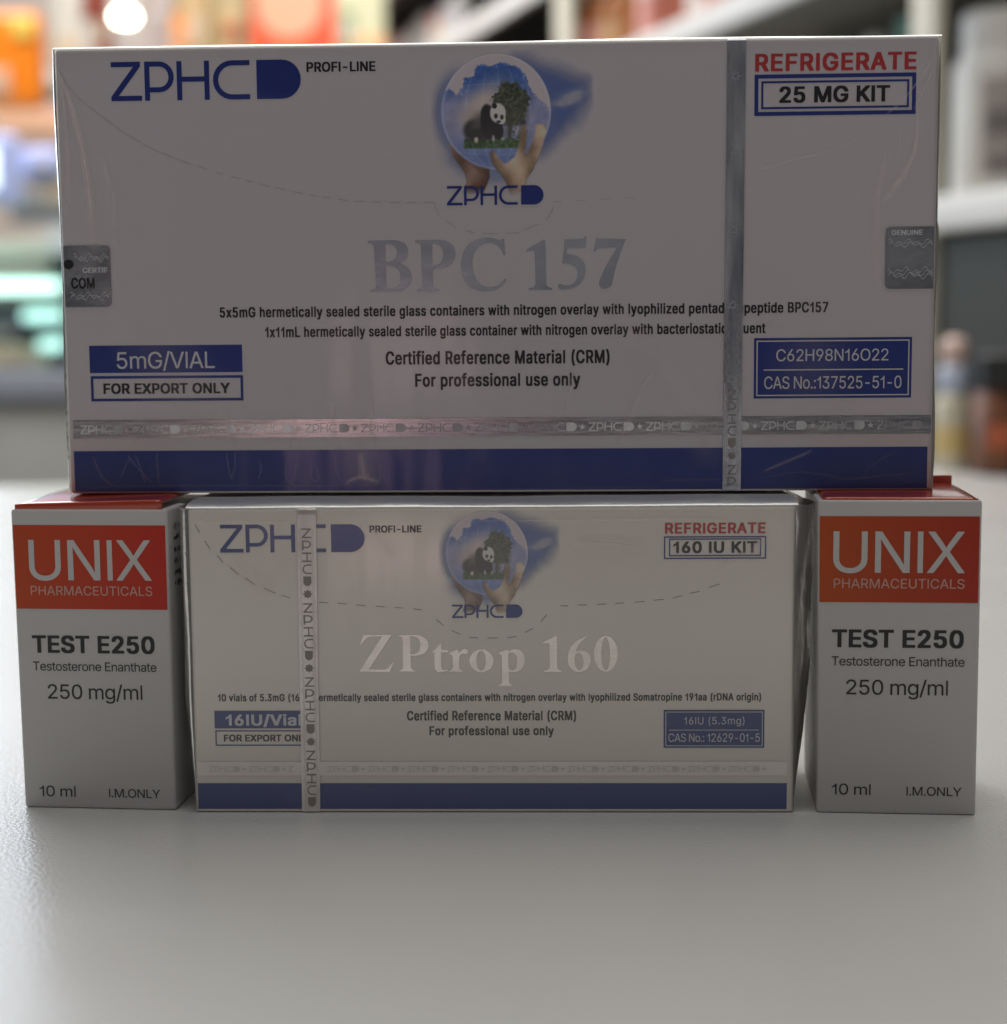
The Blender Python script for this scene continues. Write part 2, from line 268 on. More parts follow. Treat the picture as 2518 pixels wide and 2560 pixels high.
REG=''' |90|
(|130|83,-44,78,-36,67,-15,61,0,54,19,48,41,44,64,43,81,42,84,42,112,43,116,43,124,47,152,50,167,56,191,64,215,70,230,80,249,82,253,84,254,111,254,112,253,113,251,97,216,88,189,80,158,75,127,73,94,74,90,74,78,76,63,79,48,84,28,93,2,102,-19,112,-39,113,-43,112,-44,110,-45
)|130|19,-45,18,-43,18,-41,29,-19,38,2,46,25,50,40,54,58,57,80,57,116,53,146,46,178,35,213,25,238,18,250,18,252,18,253,20,254,46,254,48,253,52,247,63,225,75,191,80,171,84,152,88,123,88,113,89,109,89,88,88,84,88,73,85,52,76,16,63,-16,49,-43,47,-44,45,-45
-|215|55,88,54,89,54,91,54,114,54,115,55,116,158,116,160,116,161,115,161,91,160,89,159,88
.|90|40,-2,30,3,26,8,24,12,23,18,23,22,24,27,27,33,32,39,37,41,43,43,49,43,54,41,59,39,64,34,66,30,69,20,68,13,65,8,62,4,58,1,50,-2
/|119|8,-36,7,-34,7,-31,83,248,85,251,111,251,113,249,112,244,36,-34,35,-35,33,-36
0|215|96,-3,79,1,65,8,52,19,44,29,40,36,34,48,30,59,25,82,23,99,23,141,27,168,33,189,40,204,49,217,61,229,67,233,79,239,97,243,118,243,133,240,146,234,152,231,156,227,166,218,174,207,177,200,182,191,187,176,191,156,192,141,193,137,193,101,190,78,186,60,181,46,176,36,167,23,155,11,145,5,136,1,118,-3;105,25,92,28,84,32,79,36,69,48,63,60,60,68,55,92,55,98,54,102,54,138,56,154,60,172,64,182,71,195,79,204,87,210,98,214,109,215,116,214,123,212,132,207,140,200,148,190,151,182,158,164,161,146,161,139,162,135,162,105,160,87,156,69,151,56,143,44,137,37,125,29,115,26
1|150|24,178,24,152,86,174,86,0,116,0,116,240,92,240,88,222,54,192
2|215|31,0,30,1,30,2,30,25,118,117,132,132,144,149,148,157,151,170,151,180,149,189,143,198,136,206,121,213,110,215,103,215,88,212,82,209,74,203,68,195,65,189,63,182,61,170,32,170,31,171,31,180,34,195,37,203,42,212,46,217,56,227,66,234,80,240,96,243,117,243,133,240,141,237,152,231,157,228,167,217,173,210,178,200,181,188,182,180,182,170,181,167,181,162,179,153,175,145,169,132,154,113,131,87,87,42,77,31,76,29,184,29,185,28,186,26,186,1,185,0,183,0
3|215|90,-3,78,-1,65,3,51,10,43,16,34,25,29,32,26,38,22,51,21,56,21,62,21,63,23,63,53,63,56,52,59,46,62,42,67,37,76,31,84,28,94,26,113,26,123,28,136,34,140,37,146,43,151,50,154,57,155,62,155,74,152,87,144,98,139,103,132,108,120,113,110,115,104,115,101,116,75,116,74,117,74,119,74,143,130,205,134,210,134,211,34,211,33,212,33,214,33,239,33,240,35,240,176,240,177,239,178,238,177,215,110,139,110,138,111,138,121,138,133,136,146,132,161,123,168,117,174,110,182,98,185,90,187,80,187,58,183,42,178,32,171,24,163,15,152,8,146,5,136,1,116,-3
5|215|92,-3,78,0,70,3,60,8,54,12,45,20,36,32,31,43,28,58,28,63,30,63,58,63,60,62,60,58,62,52,65,46,68,42,75,35,88,28,96,26,113,26,124,29,133,34,140,40,147,48,151,56,154,67,155,76,154,87,150,100,147,106,141,114,137,117,129,123,117,128,104,130,88,128,76,124,68,120,61,115,39,117,32,119,32,125,33,128,33,134,34,137,34,143,35,146,35,152,36,155,36,161,37,164,37,170,38,173,38,179,41,199,41,205,42,208,45,239,45,240,47,240,173,240,174,239,175,238,175,214,174,212,173,211,75,211,73,211,73,210,70,187,70,181,69,178,69,172,68,169,68,163,67,160,67,154,66,151,66,146,67,146,73,150,84,154,98,158,120,158,131,155,143,151,151,147,160,140,171,128,175,122,181,111,186,90,186,65,183,50,178,40,175,33,170,26,162,18,149,8,137,2,128,-1,116,-3
6|215|95,-3,85,-1,76,2,66,7,53,17,46,25,41,32,34,47,32,55,30,67,30,86,32,97,38,116,43,126,52,142,69,168,118,239,121,240,152,240,154,239,153,237,90,146,90,145,91,145,97,147,104,149,122,149,133,147,143,144,151,140,163,131,168,126,176,116,183,99,185,87,185,63,184,56,180,42,173,29,163,18,152,9,139,2,129,-1,117,-3;101,25,92,27,84,31,76,37,70,44,65,53,62,62,61,69,61,81,62,88,67,101,72,108,78,114,86,119,95,123,101,124,113,124,125,121,131,118,135,115,145,106,151,95,153,88,154,82,154,66,152,57,148,48,142,40,136,35,127,29,119,26,113,25
7|215|47,0,46,1,47,4,151,210,151,211,149,211,30,211,29,212,29,214,29,239,31,240,185,240,186,238,186,209,81,1,79,0,77,0
8|215|93,-3,81,-1,68,3,56,9,50,13,44,18,35,28,32,33,27,44,25,53,25,61,24,64,25,67,25,76,27,85,31,95,39,107,46,114,56,121,67,125,66,126,58,130,49,137,40,149,36,158,34,166,33,174,33,185,35,197,40,209,48,220,58,229,64,233,72,237,80,240,89,242,97,243,119,243,140,238,150,233,156,229,161,225,168,219,174,211,178,203,181,194,182,186,182,171,181,164,178,155,174,147,167,139,158,131,148,125,149,124,160,120,167,115,177,106,182,99,184,94,190,79,191,72,191,56,190,49,187,40,183,32,178,25,171,19,167,15,160,10,146,3,137,0,127,-2,119,-3;101,25,90,27,83,29,75,33,67,39,61,47,58,54,57,59,57,73,59,81,64,90,69,96,77,102,87,107,95,109,103,110,113,110,119,109,132,105,139,101,145,96,151,89,156,82,158,74,159,68,158,58,156,51,153,45,149,40,142,34,136,31,120,26,111,25;99,138,94,139,84,143,77,148,70,156,67,162,65,170,65,183,66,188,70,197,74,202,81,208,89,212,96,214,103,215,112,215,123,213,130,210,136,207,143,200,146,196,149,189,151,177,150,168,144,156,138,149,132,144,126,141,115,138
9|215|63,0,62,1,63,4,119,84,125,94,123,94,111,91,93,91,77,95,62,101,56,105,46,116,42,120,36,131,33,139,31,149,30,156,30,175,33,191,35,197,40,207,48,218,56,226,61,230,74,237,85,241,97,243,118,243,133,240,147,234,157,227,168,216,175,207,178,201,182,191,185,176,185,151,183,140,176,123,168,106,161,94,97,1,94,0;100,116,92,118,82,123,77,127,72,132,67,140,63,150,61,161,61,170,63,181,66,189,70,196,75,202,84,209,90,212,102,215,113,215,119,214,129,210,136,205,144,198,150,188,154,175,154,156,152,147,148,140,141,129,135,124,126,120,119,117,112,116
:|90|40,-2,30,3,26,8,24,12,23,18,23,22,24,27,27,33,32,39,37,41,43,43,49,43,54,41,59,39,64,34,66,30,69,20,68,13,65,8,62,4,58,1,50,-2;39,127,34,129,30,132,26,137,24,141,23,151,25,159,31,167,38,170,43,172,48,172,56,169,64,163,68,156,69,149,68,141,63,133,56,129,51,127
A|228|9,0,8,1,8,2,10,9,94,239,95,240,97,240,131,240,133,237,137,229,220,4,219,1,217,0,188,0,186,1,166,58,163,65,161,66,67,66,65,66,65,65,42,1,39,0;77,95,76,96,76,98,86,123,104,177,111,203,113,207,114,207,127,165,151,96,149,95
C|242|113,-3,102,-1,90,2,71,11,60,19,54,25,46,33,38,44,28,64,22,85,19,109,19,131,20,135,20,142,24,164,33,187,40,199,47,208,59,220,71,229,90,238,102,241,114,243,139,243,151,241,166,237,177,232,193,221,205,210,213,199,221,182,224,171,225,164,224,163,222,163,193,163,192,164,189,175,185,183,180,190,171,198,166,202,158,207,149,210,133,213,120,213,108,211,99,208,91,204,81,197,73,189,66,180,58,164,53,146,51,131,51,108,53,94,55,85,62,67,66,60,73,51,80,44,91,36,99,32,113,28,120,27,132,27,141,28,154,32,164,37,171,42,180,50,185,57,190,67,192,76,193,77,223,77,225,76,225,74,223,64,220,55,213,41,205,30,193,19,188,15,175,7,163,2,152,-1,138,-3
E|199|29,0,28,1,28,2,28,239,30,240,177,240,178,238,178,214,177,212,176,211,63,211,61,211,61,138,61,136,168,136,169,135,170,133,170,110,169,108,167,107,61,107,61,105,61,31,61,29,63,29,177,29,178,28,179,26,178,1,176,0
F|195|29,0,28,1,28,2,28,239,30,240,175,240,176,238,176,214,175,212,174,211,63,211,61,211,61,209,61,133,63,132,163,132,164,131,165,129,165,105,164,104,162,103,61,103,61,101,61,1,60,0,58,0
G|247|114,-3,102,-1,90,2,80,6,69,12,54,24,45,34,39,42,29,61,22,85,19,108,19,132,22,155,29,179,36,193,41,201,49,211,57,219,74,231,82,235,96,240,113,243,138,243,159,239,170,235,183,228,196,218,207,207,216,194,221,183,224,174,226,164,225,163,223,163,192,163,190,171,185,181,174,194,167,201,158,206,145,211,133,213,119,213,101,209,89,203,82,198,78,194,72,188,66,180,58,164,53,146,51,131,51,108,53,94,55,85,62,67,73,51,81,43,88,38,97,33,105,30,114,28,122,27,134,27,142,28,154,31,165,37,173,42,179,48,182,53,190,65,194,78,195,93,193,93,133,94,133,96,133,120,133,121,135,122,226,122,227,121,228,120,228,96,227,92,227,80,223,60,216,44,210,36,202,25,189,14,172,5,161,1,152,-1,139,-3
H|245|29,0,28,1,28,2,28,239,30,240,58,240,60,240,61,239,61,139,61,137,182,137,184,137,185,139,185,239,185,240,187,240,217,240,218,238,217,1,215,0,187,0,185,0,185,1,185,106,184,108,63,108,61,108,61,106,61,1,60,0,58,0
I|86|28,0,58,0,58,240,28,240
L|187|29,0,28,1,28,2,28,239,28,240,30,240,59,240,60,239,61,238,61,30,61,29,63,29,170,29,171,28,172,26,172,1,171,0,169,0
M|298|29,0,28,1,28,2,28,239,30,240,71,240,73,239,132,93,147,46,149,42,152,46,167,93,224,239,225,240,227,240,269,240,270,238,269,1,267,0,240,0,238,0,238,1,238,180,239,185,238,193,237,193,236,190,218,137,169,13,164,1,162,0,160,0,136,0,134,1,79,138,63,186,60,191,59,191,59,143,60,138,60,1,59,0,57,0
N|249|29,0,28,1,28,2,28,239,30,240,64,240,66,239,168,82,186,49,188,47,189,62,188,67,188,239,188,240,190,240,220,240,221,238,220,1,218,0,184,0,182,1,99,129,77,165,63,191,60,194,59,194,59,188,60,183,60,162,61,157,61,1,60,0,58,0
O|253|113,-3,102,-1,90,2,71,11,59,20,47,32,40,41,34,51,28,64,24,76,21,91,19,109,19,131,20,135,20,142,22,154,25,167,33,186,43,203,48,209,59,220,73,230,90,238,102,241,114,243,139,243,156,240,168,236,180,230,195,220,206,209,215,197,226,175,229,166,233,147,234,138,234,126,235,122,235,117,234,113,234,101,232,87,229,74,223,58,218,48,210,37,206,31,194,20,180,10,168,4,156,0,139,-3;119,27,108,29,99,32,91,36,80,44,73,51,66,60,58,76,53,94,51,109,51,132,53,146,55,155,61,171,69,184,79,195,91,204,99,208,108,211,120,213,133,213,145,211,162,204,173,196,181,189,185,184,189,178,195,166,198,158,201,146,203,129,203,111,202,108,201,95,197,79,189,62,180,50,173,44,168,40,162,36,151,31,144,29,133,27
P|211|29,0,28,1,28,2,28,239,30,240,123,240,126,239,131,239,145,236,159,230,170,222,179,213,184,207,190,195,193,184,195,169,195,158,194,154,194,148,190,132,184,120,179,114,168,103,159,97,149,93,143,91,125,87,61,87,61,85,61,1,60,0,58,0;62,115,61,116,61,118,61,209,61,211,120,211,130,209,138,206,147,201,152,196,158,187,162,174,162,154,160,145,156,136,153,132,146,126,137,120,122,116,116,116,112,115
R|213|29,0,28,1,28,2,28,239,30,240,123,240,126,239,132,239,146,236,162,229,169,225,177,218,186,206,189,200,192,192,195,176,195,155,193,143,190,134,182,121,172,110,162,103,152,99,152,97,203,2,203,1,201,0,168,0,166,1,119,89,116,92,63,92,61,92,61,90,61,1,60,0,58,0;62,121,61,122,61,123,61,209,61,211,119,211,126,210,137,207,143,204,147,201,154,195,158,189,161,181,163,170,163,161,161,150,158,143,154,137,147,131,139,126,124,122,117,122,113,121
S|212|91,-4,74,-1,62,3,50,9,42,15,32,25,27,32,23,40,19,54,18,61,18,65,20,65,50,65,52,63,53,55,59,44,65,38,72,33,81,29,89,27,101,25,111,25,124,27,134,30,144,35,154,43,160,52,163,61,163,70,162,75,155,85,148,91,141,95,123,102,75,115,57,123,44,132,34,142,28,153,25,164,25,172,24,175,25,178,25,186,27,196,32,207,41,219,53,229,66,236,83,241,95,243,120,243,141,239,151,235,160,230,169,224,177,216,180,211,187,200,191,184,190,177,188,177,160,177,159,178,157,187,153,195,144,203,140,206,132,210,116,214,97,214,87,212,79,209,72,205,65,199,59,190,57,183,56,175,58,166,61,161,68,154,77,148,98,140,134,131,148,126,164,118,175,111,181,105,189,92,194,78,195,62,193,48,189,37,185,30,175,18,162,9,148,2,133,-2,119,-4
T|213|92,0,91,1,91,2,91,210,90,211,88,211,16,211,15,212,15,214,15,239,15,240,17,240,197,240,198,239,199,238,199,214,198,212,197,211,125,211,123,211,123,210,123,1,122,0,120,0
U|246|113,-4,104,-3,89,0,76,5,62,13,57,17,46,28,39,38,33,51,29,68,29,75,28,79,28,239,28,240,30,240,58,240,60,240,61,239,61,77,62,70,65,61,69,53,76,44,83,38,91,33,98,30,106,28,125,26,129,27,135,27,144,29,156,34,170,44,177,53,181,61,185,78,185,239,185,240,187,240,216,240,217,239,218,238,218,78,215,58,211,46,207,38,198,27,188,17,173,7,156,0,141,-3,135,-3,131,-4
V|228|97,0,95,2,90,15,10,231,8,238,8,239,10,240,39,240,41,239,42,238,92,102,114,33,115,33,117,36,124,62,140,110,185,238,186,239,188,240,219,240,220,236,133,1,132,0,130,0
X|225|10,0,9,1,9,2,14,10,93,122,93,124,87,133,22,226,14,238,14,239,16,240,48,240,51,239,86,190,103,164,112,147,113,147,124,165,140,189,175,239,178,240,211,240,212,238,211,236,136,129,134,125,133,123,153,94,211,11,216,2,216,1,214,0,182,0,179,1,131,70,114,98,112,98,85,56,45,1,43,0
Y|224|97,0,96,1,96,2,96,98,12,231,8,238,8,239,10,240,42,240,46,239,98,155,108,137,111,129,112,128,114,129,130,160,179,239,181,240,214,240,216,239,215,235,128,97,128,1,127,0,125,0
a|185|66,-4,55,-2,40,4,32,10,25,17,20,24,16,34,14,47,14,56,17,71,21,79,26,85,37,93,46,97,55,100,65,102,83,105,112,108,124,111,128,115,130,119,130,125,129,131,126,137,124,142,119,147,111,151,99,155,86,155,76,152,69,150,60,143,52,135,49,129,47,128,22,135,19,136,19,138,25,150,31,159,41,167,47,171,55,175,72,180,80,181,104,181,116,179,130,174,137,170,147,162,153,154,157,146,160,135,161,125,161,1,160,0,158,0,130,0,130,2,129,21,128,20,119,10,111,4,103,0,92,-3,85,-4;79,23,72,24,61,27,57,29,51,34,47,40,45,49,46,57,49,63,56,70,67,75,81,78,100,80,129,86,130,63,129,57,125,46,119,38,111,32,102,27,91,24
e|192|92,-4,84,-3,74,-1,65,2,57,6,47,13,36,24,32,29,23,46,18,64,16,79,16,98,19,118,23,131,30,145,34,151,38,156,46,165,59,173,74,179,85,181,109,181,120,179,129,176,141,170,150,164,156,158,165,146,171,133,176,114,176,108,177,104,177,81,176,80,174,79,49,79,48,79,48,78,48,71,50,61,53,53,60,42,69,33,74,30,83,26,93,24,108,24,118,26,125,29,132,34,136,37,140,42,144,50,145,51,171,45,173,44,174,42,170,31,163,21,155,14,142,5,127,-1,117,-3,108,-4;49,105,48,107,48,110,51,121,56,131,63,140,75,149,83,152,95,155,100,155,112,152,119,150,125,146,133,138,138,131,143,120,145,110,144,106,142,105
g|202|86,-70,68,-67,59,-64,49,-59,38,-52,34,-47,25,-35,24,-32,24,-30,48,-17,50,-18,56,-25,64,-33,71,-38,80,-41,92,-44,103,-44,116,-41,125,-38,132,-34,139,-27,142,-23,145,-16,147,-5,146,30,145,30,138,20,131,14,126,10,118,6,112,4,99,2,88,2,79,3,63,7,53,12,40,22,33,30,29,36,23,48,19,60,17,71,17,78,16,82,16,100,17,103,18,116,23,133,30,147,35,154,43,163,55,172,65,177,71,179,82,181,104,181,117,178,125,174,133,169,141,160,146,152,147,152,148,177,148,179,176,179,177,179,178,177,178,-8,176,-22,173,-32,166,-44,160,-50,155,-55,142,-62,128,-67,117,-69,108,-70;90,30,81,32,74,35,67,40,60,47,53,59,50,68,48,79,47,93,48,96,48,104,52,120,56,129,64,140,71,146,78,150,88,154,98,155,111,152,122,147,126,145,133,138,138,131,142,123,146,109,147,102,147,80,145,68,142,59,138,51,131,42,122,36,110,31,103,30
h|195|26,0,25,1,25,2,25,239,25,240,27,240,54,240,55,239,56,238,56,156,57,156,64,165,70,171,82,177,97,181,119,181,135,177,147,171,157,161,164,150,168,139,170,127,170,1,169,0,167,0,142,0,140,0,140,1,140,113,138,125,136,131,130,141,121,148,117,150,106,154,94,154,87,152,79,149,69,143,62,133,57,121,56,115,56,1,55,0,53,0
l|84|28,0,55,0,55,240,28,240
m|289|26,0,25,1,25,2,25,177,25,179,27,180,54,179,55,177,55,155,56,155,61,162,70,171,77,176,90,181,97,182,112,182,124,179,130,176,134,174,142,166,150,151,152,152,157,161,167,171,171,173,181,178,197,182,215,182,229,179,243,172,253,161,260,150,263,141,265,126,265,2,264,0,236,0,234,0,234,1,234,122,233,129,230,138,222,147,214,151,201,155,194,155,184,152,176,148,171,144,166,138,161,126,160,119,160,1,159,0,157,0,129,0,129,2,129,129,125,139,121,144,116,148,110,151,104,153,98,155,92,155,79,151,71,146,64,139,61,135,59,131,56,120,56,1,55,0,53,0
n|195|26,0,25,1,25,2,25,179,27,180,54,179,55,177,55,155,57,156,65,166,74,173,82,177,97,181,118,181,124,180,135,177,148,170,157,161,163,152,168,139,170,128,169,1,167,0,142,0,140,0,140,1,140,113,138,125,136,131,130,141,121,148,117,150,106,154,94,154,87,152,79,149,69,143,62,133,57,121,56,115,56,1,55,0,53,0
o|197|90,-4,73,-1,65,2,55,7,47,13,37,23,29,34,22,49,17,70,17,77,16,81,16,98,17,102,17,108,20,122,23,131,30,145,39,157,49,167,56,171,66,176,79,180,87,181,111,181,122,179,131,176,141,171,155,161,163,152,168,145,176,128,180,113,182,96,182,82,181,78,181,71,178,56,174,44,169,34,161,23,150,13,140,6,134,3,120,-2,106,-4;91,24,80,27,74,30,70,33,61,42,55,52,51,62,48,77,48,85,47,90,48,93,48,102,53,121,58,131,64,139,73,147,81,151,89,154,99,155,102,154,107,154,118,150,126,146,134,139,140,131,145,121,147,116,150,102,151,87,150,84,150,76,147,62,145,56,141,48,136,41,127,32,117,27,105,24
r|124|26,0,25,1,25,2,25,179,27,180,54,179,55,177,55,157,56,157,61,164,68,172,82,179,91,181,98,182,102,182,116,181,117,179,117,153,116,151,113,151,110,152,96,153,88,151,79,148,72,145,67,140,62,134,59,128,56,118,56,1,55,0,53,0
s|174|77,-4,64,-2,53,1,41,7,32,14,24,24,20,32,17,42,17,46,42,52,45,51,46,51,48,45,52,38,60,30,68,26,77,24,83,24,86,23,89,24,96,24,105,26,113,30,122,37,126,45,126,53,125,57,123,60,117,65,108,70,102,72,69,80,56,84,47,88,38,94,30,101,25,111,22,123,22,135,25,147,29,155,33,160,39,167,46,171,56,176,70,180,77,181,102,181,119,177,129,172,136,168,142,162,148,154,153,144,155,138,154,136,152,135,130,130,127,130,126,131,124,136,119,143,110,150,104,153,99,155,93,156,85,156,71,152,65,149,59,144,54,136,53,131,54,124,56,120,61,115,69,110,78,107,121,97,136,90,144,84,152,76,157,65,158,59,158,43,155,31,149,22,144,15,138,10,129,5,117,0,103,-3,94,-4
t|109|71,-2,55,2,46,7,39,14,33,25,31,35,31,151,29,153,5,153,3,153,3,154,3,177,3,179,28,180,30,180,31,181,31,220,31,221,32,222,58,222,60,221,61,182,61,180,95,180,97,179,98,178,98,155,97,153,63,153,61,152,61,151,61,48,62,38,65,32,68,29,71,27,76,26,88,26,92,27,97,26,98,24,102,5,101,1,96,-1,87,-2'''
